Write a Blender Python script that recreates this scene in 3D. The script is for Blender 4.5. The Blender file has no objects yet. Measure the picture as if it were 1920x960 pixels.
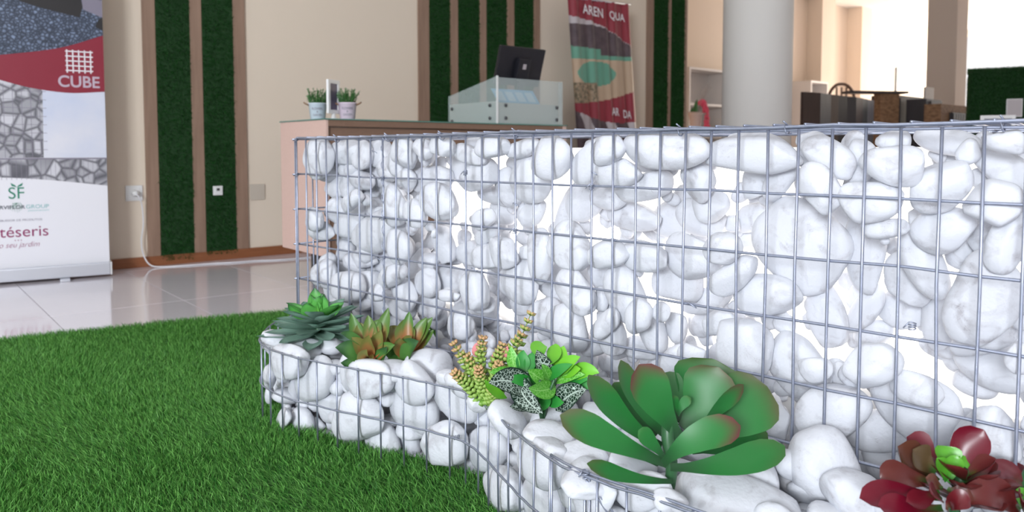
import bpy, bmesh, math, random
import numpy as np
from mathutils import Vector, Matrix

random.seed(7)
rng = np.random.default_rng(7)
SC = bpy.context.scene
COL = SC.collection
R = math.radians

# ------------------------------------------------------------------ camera
CAM_H = 0.67
cam_d = bpy.data.cameras.new('camera')
cam = bpy.data.objects.new('camera', cam_d)
COL.objects.link(cam)
cam.location = (0, 0, CAM_H)
cam.rotation_euler = (R(90 - 3.18), 0, 0)
cam_d.sensor_width = 36
cam_d.lens = 36 * 1422 / 1920
cam_d.shift_y = -0.0625
cam_d.clip_start = 0.02
cam_d.dof.use_dof = True
cam_d.dof.focus_distance = 1.35
cam_d.dof.aperture_fstop = 5.6
SC.camera = cam

# ------------------------------------------------------------------ frames of the room and of the stone wall
AW = R(39.889)            # direction of the back wall
WD = 4.6707               # back wall, distance from the origin
AG = R(-42.864)           # direction of the stone wall
GD = 1.1735               # its front mesh, distance from the origin
S0 = -1.9285              # its left end
HTOP = 0.70
CEIL = 3.2


def W(al, nr, z=0.0):     # along the back wall, towards it, up
    return Vector((math.cos(AW) * al - math.sin(AW) * nr, math.sin(AW) * al + math.cos(AW) * nr, z))


def G(s, dep, z=0.0):     # along the stone wall from its left end, into it, up
    s += S0
    y = GD + dep
    return Vector((math.cos(AG) * s - math.sin(AG) * y, math.sin(AG) * s + math.cos(AG) * y, z))


# ------------------------------------------------------------------ sky, daylight, exposure
world = bpy.data.worlds.new('overcast_sky')
SC.world = world
world.use_nodes = True
bg = world.node_tree.nodes['Background']
bg.inputs[0].default_value = (0.86, 0.92, 1.0, 1)
bg.inputs[1].default_value = 0.78


def area(name, loc, target, sx, sy, power, col):
    d = bpy.data.lights.new(name, 'AREA')
    d.shape = 'RECTANGLE'
    d.size, d.size_y = sx, sy
    d.energy = power
    d.color = col
    o = bpy.data.objects.new(name, d)
    COL.objects.link(o)
    o.location = loc
    o.rotation_euler = (Vector(target) - Vector(loc)).to_track_quat('-Z', 'Y').to_euler()
    return o


# daylight through the shop window on the left and through the far window front on the right
area('window_daylight', W(-4.3, -2.0, 2.0), W(0.8, 2.0, 0.5), 1.5, 1.3, 230, (0.90, 0.95, 1.0))
area('far_window_daylight', W(17.6, 4.5, 1.7), W(8, 5.5, 1.4), 5.0, 2.4, 300, (1.0, 0.86, 0.70))
SC.view_settings.view_transform = 'Standard'
SC.view_settings.look = 'None'
SC.view_settings.gamma = 1.0
SC.view_settings.use_curve_mapping = False
SC.view_settings.exposure = 0.58

SC.cycles.max_bounces = 8
SC.cycles.diffuse_bounces = 4
SC.cycles.glossy_bounces = 3
SC.cycles.transmission_bounces = 4
SC.cycles.caustics_reflective = False
SC.cycles.caustics_refractive = False

# ------------------------------------------------------------------ measured shapes (metres)
WALL= [[0.043,0.647,0.0494,0.0478,42],[0.143,0.664,0.0645,0.0292,-2],[0.236,0.658,0.0385,0.0361,10],[0.289,0.656,0.0486,0.027,-10],[-0.026,0.626,0.0296,0.0275,17],[0.207,0.599,0.0498,0.0252,-17],[0.292,0.589,0.0358,0.0325,76],[0.15,0.559,0.0579,0.0386,1],[-0.014,0.562,0.0401,0.0334,10],[0.044,0.565,0.0386,0.0178,19],[0.056,0.534,0.0469,0.0192,-4],[0.229,0.532,0.0593,0.0242,30],[0.322,0.55,0.071,0.0221,34],[0.401,0.53,0.0468,0.0378,-63],[0.45,0.662,0.0372,0.0348,-44],[0.392,0.634,0.0267,0.0236,-86],[0.395,0.676,0.0296,0.0104,10],[0.441,0.597,0.028,0.0234,-11],[0.032,0.472,0.0463,0.0416,1],[-0.001,0.435,0.0525,0.0242,-3],[0.137,0.466,0.0636,0.0414,25],[0.295,0.454,0.1048,0.0393,22],[0.075,0.408,0.0548,0.0293,3],[0.168,0.42,0.0372,0.0184,7],[0.193,0.367,0.0524,0.0146,6],[0.277,0.357,0.0547,0.0207,11],[0.399,0.349,0.0482,0.0223,22],[0.346,0.36,0.0497,0.0233,40],[0.425,0.428,0.0386,0.0351,-53],[0.084,0.318,0.0499,0.0362,7],[0.028,0.333,0.0387,0.0293,57],[-0.007,0.319,0.0336,0.0247,60],[0.015,0.396,0.0365,0.0218,1],[0.197,0.295,0.0568,0.0355,6],[0.166,0.329,0.0417,0.0201,23],[0.286,0.309,0.039,0.0338,42],[0.345,0.3,0.0359,0.0274,10],[0.405,0.301,0.0398,0.0317,-34],[0.467,0.329,0.0352,0.0316,23],[-0.0,0.261,0.0352,0.0271,21],[0.119,0.27,0.0277,0.014,10],[0.061,0.269,0.0341,0.0205,-22],[0.217,0.249,0.0329,0.0216,2],[0.275,0.251,0.0328,0.028,9],[0.359,0.257,0.0412,0.031,3],[0.449,0.267,0.0407,0.0302,7],[0.455,0.383,0.03,0.0185,6],[0.439,0.486,0.0281,0.0175,86],[0.596,0.679,0.0378,0.0204,-8],[0.531,0.673,0.0267,0.0227,-50],[0.757,0.676,0.043,0.0233,-5],[0.67,0.659,0.045,0.0177,-11],[0.831,0.673,0.041,0.0143,13],[0.505,0.665,0.0318,0.0168,-81],[0.67,0.688,0.0394,0.0115,-7],[0.667,0.608,0.0541,0.0309,20],[0.738,0.585,0.0418,0.0319,-57],[0.826,0.607,0.0524,0.0481,-44],[0.572,0.548,0.0547,0.0395,-14],[0.497,0.597,0.0603,0.0271,6],[0.592,0.618,0.0471,0.035,-42],[0.673,0.562,0.0524,0.0209,-3],[0.76,0.641,0.0368,0.0122,7],[0.66,0.522,0.0371,0.03,2],[0.734,0.517,0.044,0.0291,23],[0.814,0.529,0.0353,0.0247,33],[0.492,0.512,0.0342,0.0285,-41],[0.458,0.533,0.0204,0.0191,58],[0.591,0.501,0.0354,0.0119,4],[0.493,0.429,0.0433,0.0297,-60],[0.568,0.473,0.0378,0.027,34],[0.626,0.477,0.036,0.028,53],[0.714,0.484,0.05,0.0334,33],[0.788,0.446,0.0399,0.0312,-21],[0.572,0.413,0.0436,0.0283,7],[0.638,0.409,0.0372,0.0274,-73],[0.715,0.427,0.0435,0.0264,14],[0.476,0.393,0.0391,0.0204,1],[0.697,0.35,0.0404,0.0345,-75],[0.812,0.381,0.0496,0.0429,-41],[0.76,0.358,0.0477,0.0314,-21],[0.501,0.331,0.0675,0.0409,5],[0.621,0.367,0.0474,0.0254,1],[0.621,0.329,0.0468,0.0169,6],[0.652,0.263,0.0383,0.0311,18],[0.56,0.262,0.077,0.0369,19],[0.691,0.311,0.0316,0.0188,6],[0.76,0.311,0.0342,0.0223,10],[0.758,0.269,0.0404,0.0261,5],[0.711,0.27,0.0395,0.0234,40],[0.814,0.303,0.0398,0.0317,-80],[0.605,0.234,0.0198,0.0116,15],[0.842,0.448,0.0214,0.0145,10],[0.482,0.274,0.0353,0.0295,64],[0.897,0.447,0.0528,0.0278,-89],[0.974,0.472,0.0479,0.0423,-43],[1.068,0.468,0.0434,0.0256,17],[0.965,0.304,0.0477,0.0431,-73],[0.886,0.31,0.0423,0.0376,8],[0.866,0.382,0.0472,0.0362,-77],[1.07,0.332,0.0358,0.0182,45],[1.143,0.356,0.0338,0.0256,63],[1.142,0.467,0.0449,0.0271,-6],[1.092,0.387,0.0611,0.0364,-64],[0.99,0.385,0.0492,0.0349,-43],[0.936,0.381,0.0358,0.0303,-66],[1.032,0.371,0.0246,0.0157,-79],[1.057,0.405,0.027,0.0153,-71],[1.06,0.303,0.0375,0.0294,-74],[1.026,0.32,0.0234,0.0176,-82],[1.009,0.267,0.0416,0.0165,32],[1.185,0.369,0.0173,0.016,55],[1.143,0.312,0.0359,0.0242,-66],[1.181,0.329,0.0282,0.0213,-85],[1.106,0.276,0.0447,0.0219,6],[0.938,0.274,0.0268,0.0171,17],[1.04,0.255,0.0283,0.0122,32],[0.847,0.304,0.0306,0.02,83],[1.224,0.471,0.0557,0.0405,-3],[1.314,0.502,0.0339,0.0271,35],[1.325,0.452,0.047,0.0228,37],[1.174,0.414,0.0475,0.0345,2],[1.223,0.383,0.0558,0.0213,25],[1.348,0.332,0.0497,0.0484,71],[1.215,0.338,0.0485,0.0254,37],[1.291,0.366,0.0453,0.0281,34],[1.259,0.308,0.0384,0.0262,7],[1.373,0.421,0.0556,0.0343,7],[1.278,0.432,0.0365,0.0239,-54],[1.243,0.424,0.02,0.016,19],[1.168,0.314,0.0273,0.0187,-66],[1.146,0.295,0.0359,0.0244,-66],[1.204,0.278,0.0426,0.0189,46],[1.4,0.374,0.0196,0.0159,-10],[0.922,0.654,0.0516,0.0431,17],[1.07,0.672,0.0368,0.0266,21],[1.078,0.626,0.0494,0.0265,5],[1.004,0.647,0.0513,0.0299,55],[1.19,0.671,0.082,0.0223,-3],[1.117,0.596,0.0589,0.0244,19],[1.238,0.617,0.041,0.0303,-69],[1.02,0.573,0.0444,0.0243,3],[0.942,0.568,0.0549,0.0399,60],[0.876,0.533,0.0698,0.032,62],[1.059,0.535,0.0604,0.0274,-7],[1.25,0.566,0.0334,0.0265,22],[1.209,0.541,0.048,0.0334,-8],[1.132,0.528,0.053,0.0348,-7],[1.193,0.602,0.029,0.0221,89],[1.197,0.639,0.0264,0.0115,1],[0.996,0.672,0.0266,0.0169,0],[1.267,0.532,0.0149,0.0125,-80],[1.343,0.664,0.0814,0.0217,3],[1.416,0.51,0.0771,0.0665,-45],[1.38,0.621,0.0431,0.0199,55],[1.474,0.611,0.0399,0.0282,-60],[1.478,0.662,0.0444,0.0234,-35],[1.521,0.666,0.0217,0.0194,-65],[1.428,0.602,0.0366,0.0295,-47],[1.511,0.502,0.0644,0.03,-85],[1.298,0.545,0.0414,0.0236,21],[1.33,0.614,0.0326,0.0243,22],[1.27,0.569,0.0461,0.0259,12],[1.436,0.686,0.023,0.0136,-1],[1.432,0.656,0.0179,0.0158,-2],[1.344,0.581,0.017,0.0144,7],[1.343,0.546,0.0193,0.0136,88],[1.472,0.551,0.0321,0.0228,-49],[1.494,0.568,0.0172,0.0134,-40],[1.519,0.63,0.0196,0.0145,1],[1.301,0.685,0.0213,0.0098,-1],[1.504,0.687,0.0199,0.0102,-1],[1.578,0.648,0.0416,0.0282,-6],[1.638,0.617,0.0436,0.0325,36],[1.67,0.667,0.018,0.0118,74],[1.71,0.599,0.0332,0.0286,-15],[1.723,0.545,0.0432,0.0228,69],[1.639,0.553,0.042,0.0316,21],[1.549,0.591,0.0446,0.0294,4],[1.722,0.682,0.0269,0.0151,-8],[1.712,0.642,0.039,0.0241,-32],[1.573,0.684,0.0229,0.0138,-2],[1.637,0.682,0.0427,0.0164,-12],[1.565,0.551,0.0315,0.0131,5],[1.607,0.498,0.0544,0.0262,-62],[1.69,0.542,0.0251,0.0205,67],[1.678,0.628,0.0142,0.0136,0],[1.684,0.574,0.0157,0.011,60],[1.58,0.468,0.0435,0.036,-86],[1.455,0.392,0.0515,0.0299,-77],[1.506,0.402,0.0455,0.019,59],[1.62,0.407,0.0523,0.0275,81],[1.694,0.456,0.0673,0.0416,69],[1.685,0.389,0.0429,0.0168,28],[1.559,0.346,0.042,0.0299,32],[1.516,0.36,0.0308,0.021,37],[1.478,0.323,0.0361,0.0265,13],[1.559,0.41,0.0388,0.0314,24],[1.498,0.257,0.0591,0.0402,37],[1.617,0.319,0.0339,0.023,-14],[1.606,0.278,0.0608,0.0473,-27],[1.699,0.346,0.0536,0.0335,-3],[1.427,0.309,0.0531,0.0404,-44],[1.548,0.218,0.055,0.0316,22],[1.407,0.212,0.0426,0.0227,68],[1.712,0.268,0.0415,0.0376,47],[1.667,0.308,0.0296,0.0205,-6],[1.741,0.45,0.0148,0.0126,28],[1.734,0.427,0.0161,0.0127,22],[1.744,0.393,0.0199,0.0122,-87],[1.42,0.371,0.0152,0.0131,46],[1.399,0.264,0.0228,0.0155,23],[1.674,0.267,0.0185,0.0105,85],[1.443,0.209,0.0221,0.0166,70]]
PATH= [[0.02,0.02],[0.0279,0.0386],[0.0358,0.0571],[0.044,0.0755],[0.0531,0.0934],[0.0637,0.1104],[0.0759,0.1263],[0.0894,0.1411],[0.1038,0.1552],[0.1188,0.1686],[0.1342,0.1817],[0.1499,0.1944],[0.1657,0.2069],[0.1818,0.2191],[0.1981,0.2308],[0.2151,0.2412],[0.2331,0.2493],[0.252,0.255],[0.2717,0.2589],[0.2916,0.262],[0.3116,0.2645],[0.3316,0.2661],[0.3517,0.2667],[0.3718,0.266],[0.3919,0.2642],[0.4119,0.2616],[0.4318,0.2584],[0.4517,0.2548],[0.4715,0.2511],[0.4913,0.2472],[0.511,0.2431],[0.5307,0.2387],[0.5504,0.2341],[0.57,0.2294],[0.5895,0.2244],[0.609,0.2193],[0.6285,0.2141],[0.6481,0.209],[0.6676,0.204],[0.6872,0.1993],[0.7069,0.1948],[0.7266,0.1905],[0.7464,0.1865],[0.7662,0.1826],[0.786,0.1789],[0.8059,0.1754],[0.8258,0.1723],[0.8457,0.1702],[0.8656,0.17],[0.8852,0.1725],[0.9045,0.1776],[0.9234,0.1842],[0.9421,0.1917],[0.9607,0.1997],[0.9792,0.2078],[0.9975,0.2162],[1.0158,0.2248],[1.034,0.2335],[1.0521,0.2422],[1.0704,0.2509],[1.0887,0.2594],[1.1071,0.2675],[1.1257,0.2753],[1.1446,0.2825],[1.1635,0.2894],[1.1826,0.2959],[1.2018,0.3022],[1.2211,0.3078],[1.2407,0.3122],[1.2605,0.3146],[1.2805,0.3152],[1.3006,0.3148],[1.3207,0.3142],[1.3408,0.3131],[1.3608,0.3113],[1.3807,0.3093],[1.4006,0.3083],[1.4205,0.3088],[1.4405,0.3094],[1.4606,0.3093],[1.4807,0.3082],[1.5008,0.3066],[1.5209,0.3046],[1.5409,0.3023],[1.5609,0.2997],[1.5809,0.2967],[1.6008,0.2935],[1.6207,0.2901],[1.6405,0.2865],[1.6604,0.283],[1.6803,0.2795],[1.7002,0.2762],[1.7201,0.2732],[1.7401,0.2703],[1.7601,0.2678],[1.7801,0.2654],[1.8002,0.2633],[1.8203,0.2613],[1.8404,0.2593],[1.8605,0.2575],[1.8805,0.2556],[1.9006,0.2538],[1.9207,0.2519],[1.9408,0.25]]
FRONT= [[0.437,0.174,0.0696,0.028,9],[0.489,0.127,0.0769,0.0428,42],[0.583,0.153,0.0714,0.0438,51],[0.703,0.176,0.0575,0.0392,13],[0.804,0.17,0.0477,0.0421,-19],[0.909,0.157,0.0648,0.0483,7],[0.655,0.083,0.0747,0.0506,17],[0.777,0.102,0.0604,0.0477,-29],[0.537,0.068,0.0475,0.0335,22],[0.454,0.07,0.0511,0.0395,12],[0.4,0.122,0.0591,0.0289,3],[0.635,0.169,0.0458,0.0412,86],[0.887,0.066,0.059,0.0419,14],[0.749,0.044,0.0446,0.0197,14],[0.817,0.044,0.0316,0.0144,15],[0.968,0.067,0.0579,0.0413,21],[0.598,0.203,0.0643,0.0206,9],[1.047,0.14,0.0636,0.0416,8],[1.126,0.164,0.0576,0.0471,6],[1.251,0.162,0.0733,0.0417,22],[1.078,0.046,0.0675,0.028,13],[1.115,0.101,0.0679,0.0227,16],[1.322,0.145,0.0626,0.025,41],[1.182,0.065,0.0651,0.0184,26],[1.41,0.16,0.0415,0.0212,34],[1.479,0.19,0.045,0.0227,22]]
TOP= [[-0.5783,1.8235,0.0378,0.0302,0.024,-10,0.264,0.23],[-0.4919,1.7478,0.0526,0.0421,0.0179,0,0.379,0.227],[-0.4261,1.7688,0.0277,0.0222,0.0192,0,0.413,0.167],[-0.248,1.5789,0.0442,0.0354,0.0138,-10,0.673,0.185],[-0.1803,1.6136,0.0539,0.0431,0.0352,-5,0.699,0.113],[-0.1016,1.4906,0.037,0.0296,0.0224,-30,0.84,0.15],[-0.0635,1.3701,0.0213,0.017,0.0144,-30,0.95,0.212],[-0.0087,1.2881,0.0403,0.0322,0.0202,-40,1.046,0.235],[0.0599,1.197,0.0464,0.0371,0.0222,-15,1.158,0.255],[0.1078,1.1279,0.0409,0.0327,0.0139,8,1.24,0.273],[0.1142,1.0515,0.0479,0.0383,0.0157,-5,1.297,0.325],[0.1801,1.1084,0.039,0.0312,0.0165,-15,1.306,0.239],[0.1594,1.3037,0.0391,0.0313,0.0163,-15,1.158,0.11],[0.0594,1.2984,0.0314,0.0251,0.0151,20,1.089,0.181],[-0.126,1.518,0.0298,0.0238,0.0162,-10,0.803,0.147],[0.0313,1.4501,0.0326,0.026,0.0173,0,0.965,0.089],[0.2632,1.04,0.0368,0.0295,0.016,15,1.414,0.232],[0.3374,1.0663,0.045,0.036,0.0209,0,1.45,0.162],[0.3031,0.9782,0.081,0.0648,0.027,-5,1.485,0.25],[0.392,1.1537,0.0381,0.0305,0.0124,-10,1.431,0.061],[0.2107,0.9858,0.0245,0.0196,0.0102,-10,1.412,0.308],[0.4114,1.094,0.0255,0.0204,0.023,-30,1.486,0.092],[0.4448,1.0633,0.0406,0.0425,0.055,-10,1.531,0.092],[0.464,1.0015,0.0458,0.0367,0.0279,-10,1.587,0.124],[0.5135,0.9807,0.0405,0.0324,0.022,0,1.638,0.105],[0.5759,0.991,0.0445,0.0356,0.022,0,1.676,0.055],[0.6625,1.0343,0.0443,0.0355,0.0244,0,1.71,-0.035],[0.6663,0.991,0.0404,0.0323,0.028,0,1.743,-0.006]]
KAL = [[0.224,1.06,0.2],[[[-0.0083,-0.02,0.0305],[-0.091,-0.05,0.0752],[-0.1581,-0.04,0.1073],0.0348,[0.1,-0.8,0.6],0.5],[[-0.0108,0.0,0.0479],[-0.0719,0.0,0.0764],[-0.1138,0.02,0.1449],0.0348,[0.5,-0.7,0.5],0.35],[[0.0112,0.02,0.0453],[-0.0469,0.03,0.0864],[-0.0629,0.05,0.1586],0.0311,[0.6,-0.7,0.3],0.4],[[0.0131,0.0,0.0622],[-0.021,-0.01,0.1132],[-0.0465,-0.01,0.1686],0.046,[0.1,-0.9,0.4],0.9],[[0.024,0.05,0.0659],[0.0153,0.08,0.0965],[0.0025,0.1,0.1222],0.0472,[0.1,-0.9,0.3],0.2],[[0.0307,0.05,0.0578],[0.0723,0.09,0.0849],[0.0891,0.1,0.146],0.0845,[-0.2,-0.9,0.3],0.35],[[0.0252,0.02,0.065],[0.0595,0.04,0.0963],[0.0797,0.04,0.1508],0.0621,[-0.3,-0.9,0.3],0.6],[[0.0396,0.02,0.0532],[0.0933,0.02,0.0847],[0.1535,0.04,0.1197],0.0745,[-0.3,-0.8,0.4],0.5],[[-0.0161,-0.04,0.0389],[0.0081,-0.08,0.0965],[0.0831,-0.06,0.0986],0.0348,[-0.2,-0.8,0.6],0.9],[[-0.0042,-0.03,0.0297],[0.0788,-0.05,0.0333],[0.1573,-0.02,0.0564],0.0348,[-0.1,-0.7,0.7],0.2],[[-0.0015,-0.03,0.0095],[-0.0703,-0.06,0.0229],[-0.1232,-0.06,0.0479],0.0224,[0.1,-0.5,0.9],0.4],[[0.037,0.03,0.0333],[0.108,0.05,0.0362],[0.1499,0.07,0.06],0.0596,[-0.3,-0.8,0.4],0.3],[[-0.0096,-0.02,0.0381],[-0.0317,-0.03,0.0674],[-0.0491,-0.03,0.0825],0.0199,[0.3,-0.8,0.4],0.1],[[-0.0063,0.05,0.047],[-0.0513,0.07,0.0778],[-0.0685,0.08,0.1153],0.0348,[0.4,-0.8,0.3],0.3],[[0.0112,0.01,0.0883],[0.0084,0.01,0.1039],[0.0037,0.01,0.1173],0.0161,[0.3,-0.8,0.4],0.2],[[0.015,0.01,0.0883],[0.0186,0.01,0.1065],[0.0323,0.01,0.1148],0.0124,[-0.4,-0.7,0.4],0.2],[[0.0397,0.0,0.066],[0.0592,-0.01,0.1056],[0.1048,0.0,0.1373],0.0236,[0.4,-0.8,-0.1],0.7],[[-0.0077,0.04,0.0024],[-0.0308,0.06,0.0104],[-0.0492,0.08,0.0077],0.0174,[0.2,-0.5,0.8],0.1]]]
RED = [[0.566,0.93,0.2],[[[-0.0016,0.02,0.0615],[0.0106,0.03,0.076],[0.0365,0.02,0.1131],0.0349,[-0.4,-0.8,0.3],1.0],[[-0.0141,0.03,0.0572],[-0.0221,0.05,0.0726],[-0.0408,0.06,0.0879],0.0327,[0.3,-0.8,0.4],1.0],[[-0.0272,0.01,0.0474],[-0.0572,0.01,0.0704],[-0.0782,0.01,0.0946],0.036,[0.4,-0.8,0.4],0.6],[[-0.0351,0.0,0.0496],[-0.0907,-0.02,0.0743],[-0.114,-0.02,0.0676],0.0294,[0.2,-0.8,0.6],0.75],[[-0.0417,-0.02,0.043],[-0.1004,-0.04,0.0589],[-0.1524,-0.05,0.056],0.0272,[0.1,-0.7,0.7],1.0],[[-0.0427,-0.03,0.0344],[-0.1019,-0.06,0.0446],[-0.1355,-0.06,0.0521],0.0251,[0.1,-0.7,0.7],1.0],[[-0.0103,0.02,0.0476],[-0.0089,0.02,0.0778],[-0.007,0.03,0.0882],0.0272,[0.0,-0.9,0.3],0.1],[[-0.0094,0.01,0.0543],[0.0013,0.01,0.0704],[0.0197,0.02,0.072],0.0163,[-0.4,-0.8,0.4],0.1],[[0.0051,0.0,0.0473],[0.0373,-0.0,0.0838],[0.0878,0.02,0.0452],0.0251,[-0.1,-0.7,0.7],0.9],[[-0.032,-0.03,0.0388],[-0.0068,-0.05,0.0744],[0.0469,-0.03,0.0388],0.0338,[-0.1,-0.7,0.7],0.8],[[-0.0477,-0.03,0.0565],[-0.0779,-0.05,0.0527],[-0.1022,-0.06,0.0564],0.0185,[0.1,-0.7,0.7],0.95],[[-0.037,-0.03,0.0588],[-0.0276,-0.04,0.0546],[-0.0146,-0.04,0.06],0.0185,[-0.1,-0.8,0.6],0.7],[[-0.0356,0.0,0.0656],[-0.0516,0.0,0.0792],[-0.0644,0.0,0.0956],0.0283,[0.3,-0.9,0.3],0.35],[[-0.0435,-0.03,0.0588],[-0.058,-0.04,0.0699],[-0.0694,-0.04,0.0769],0.0142,[0.3,-0.8,0.4],0.6],[[-0.0219,0.0,0.0542],[-0.0269,0.0,0.0701],[-0.0336,0.0,0.0849],0.0163,[0.3,-0.9,0.3],0.0],[[-0.0197,0.0,0.0542],[-0.0135,0.0,0.0701],[-0.0092,-0.0,0.0883],0.0163,[-0.3,-0.9,0.3],0.05],[[-0.0361,-0.03,0.03],[-0.0501,-0.06,0.0618],[-0.027,-0.06,0.0575],0.0196,[-0.2,-0.7,0.7],0.9],[[-0.043,-0.03,0.0433],[-0.0691,-0.06,0.0682],[-0.0789,-0.07,0.0707],0.0196,[0.1,-0.7,0.7],0.9]]]
RED2 = [[0.663,0.95,0.2],[[[0.0033,0.02,0.0053],[-0.0073,0.03,0.0294],[-0.0196,0.03,0.0438],0.0267,[0.3,-0.8,0.4],0.9],[[0.0126,0.03,0.0005],[0.0134,0.04,0.0298],[0.0267,0.05,0.0449],0.0267,[0.0,-0.9,0.3],0.9],[[0.0104,0.02,0.0029],[0.0232,0.02,0.0339],[0.0392,0.02,0.0411],0.0289,[-0.4,-0.8,0.4],0.95],[[-0.017,-0.01,0.0127],[-0.0445,-0.03,0.0338],[-0.0621,-0.04,0.0374],0.0245,[0.2,-0.8,0.6],1.0],[[-0.0102,-0.01,0.0127],[-0.0115,-0.03,0.0383],[0.0013,-0.04,0.0385],0.0267,[-0.2,-0.8,0.6],1.0],[[-0.008,0.0,0.0102],[-0.0109,0.0,0.0289],[-0.0124,0.0,0.0382],0.0178,[0.0,-0.9,0.3],0.2],[[-0.0275,-0.03,0.0224],[-0.0497,-0.06,0.048],[-0.0613,-0.08,0.0564],0.0245,[0.0,-0.8,0.7],0.9],[[-0.0057,0.0,0.0114],[0.0027,0.0,0.0312],[0.007,0.0,0.0359],0.0156,[-0.3,-0.9,0.3],0.3]]]
FITD = [[0.054,1.31,0.2],[[[-0.0112,0.0,0.0424],[-0.0556,-0.03,0.0853],[-0.093,-0.05,0.0768],0.0492,[0.41,-0.8,0.45],1.0],[[-0.0464,0.0,0.0781],[-0.0412,-0.036,0.0431],[-0.0025,-0.06,0.0288],0.0401,[-0.2,-0.8,0.45],1.0],[[0.0165,0.0,0.0687],[-0.0002,0.0,0.0875],[-0.0113,0.0,0.1205],0.0328,[0.18,-0.8,0.45],1.0],[[0.0223,0.0,0.0141],[0.0426,-0.024,0.0539],[0.0723,-0.04,0.0627],0.0456,[-0.3,-0.8,0.45],1.0],[[-0.0186,0.0,0.0273],[-0.0375,-0.03,0.0301],[-0.0574,-0.05,0.0362],0.0237,[0.41,-0.8,0.45],1.0]]]
FITL = [[0.054,1.31,0.2],[[[-0.0446,0.0,0.08],[-0.0557,0.012,0.0954],[-0.0557,0.02,0.1216],0.0226,[0.1,-0.8,0.45],0.0],[[-0.0483,0.0,0.0762],[-0.0702,-0.018,0.0909],[-0.0925,-0.03,0.0889],0.0175,[0.46,-0.8,0.45],0.0],[[-0.0298,0.0,0.08],[-0.0389,0.012,0.0954],[-0.0332,0.02,0.1148],0.0263,[0.04,-0.8,0.45],0.6],[[-0.0261,0.0,0.08],[-0.0221,0.012,0.0954],[-0.0163,0.02,0.111],0.0226,[-0.1,-0.8,0.45],0.5],[[-0.0002,0.0,0.1081],[-0.0122,0.03,0.1171],[-0.002,0.05,0.1223],0.031,[0.06,-0.8,0.45],0.0],[[0.0146,0.0,0.095],[0.0237,0.03,0.1094],[0.0248,0.05,0.1184],0.0263,[-0.08,-0.8,0.45],0.0],[[0.0221,0.0,0.08],[0.0309,0.024,0.0958],[0.0395,0.04,0.1172],0.0299,[-0.12,-0.8,0.45],0.1],[[0.0258,0.0,0.0762],[0.0392,-0.018,0.1039],[0.0628,-0.03,0.1164],0.0263,[-0.28,-0.8,0.45],0.0],[[0.0295,0.0,0.0762],[0.0502,-0.018,0.0891],[0.0637,-0.03,0.0955],0.0226,[-0.39,-0.8,0.45],0.2],[[0.0147,0.0,0.0612],[-0.0082,-0.018,0.0742],[-0.0267,-0.03,0.0933],0.0299,[0.32,-0.8,0.45],0.05],[[0.0129,0.0,0.0612],[0.0064,-0.018,0.0854],[-0.0032,-0.03,0.1036],0.019,[0.15,-0.8,0.45],0.05],[[0.0221,0.0,0.0574],[-0.0016,-0.036,0.0523],[-0.0263,-0.06,0.072],0.0328,[0.45,-0.8,0.45],0.05],[[0.0221,0.0,0.0612],[0.0429,-0.018,0.0835],[0.0717,-0.03,0.0853],0.019,[-0.39,-0.8,0.45],0.15],[[0.0443,0.0,0.0687],[0.0684,-0.018,0.0983],[0.0952,-0.03,0.0882],0.0292,[-0.42,-0.8,0.45],0.0],[[0.0369,0.0,0.0612],[0.0612,-0.018,0.0705],[0.0863,-0.03,0.0614],0.0226,[-0.42,-0.8,0.45],0.8],[[-0.0631,0.0,0.0348],[-0.0922,-0.018,0.052],[-0.1009,-0.03,0.0768],0.0175,[0.27,-0.8,0.45],0.0],[[-0.0075,0.0,0.065],[-0.0183,0.012,0.0802],[-0.0219,0.02,0.0969],0.0219,[0.14,-0.8,0.45],0.4],[[0.0073,0.0,0.0687],[0.021,-0.018,0.0891],[0.0492,-0.03,0.1036],0.0219,[-0.31,-0.8,0.45],0.5],[[0.0369,0.0,0.0574],[0.0539,-0.018,0.0742],[0.0782,-0.03,0.0779],0.0219,[-0.4,-0.8,0.45],0.6],[[-0.0112,0.0,0.0574],[-0.0374,-0.018,0.0742],[-0.0629,-0.03,0.0779],0.0219,[0.41,-0.8,0.45],0.6],[[-0.0001,0.0,0.0424],[0.0065,-0.018,0.0334],[-0.0012,-0.03,0.0227],0.0219,[-0.0,-0.8,0.45],0.7],[[0.0074,0.0,0.0348],[0.0212,-0.018,0.0297],[0.035,-0.03,0.0374],0.0219,[-0.4,-0.8,0.45],0.7]]]
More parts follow.
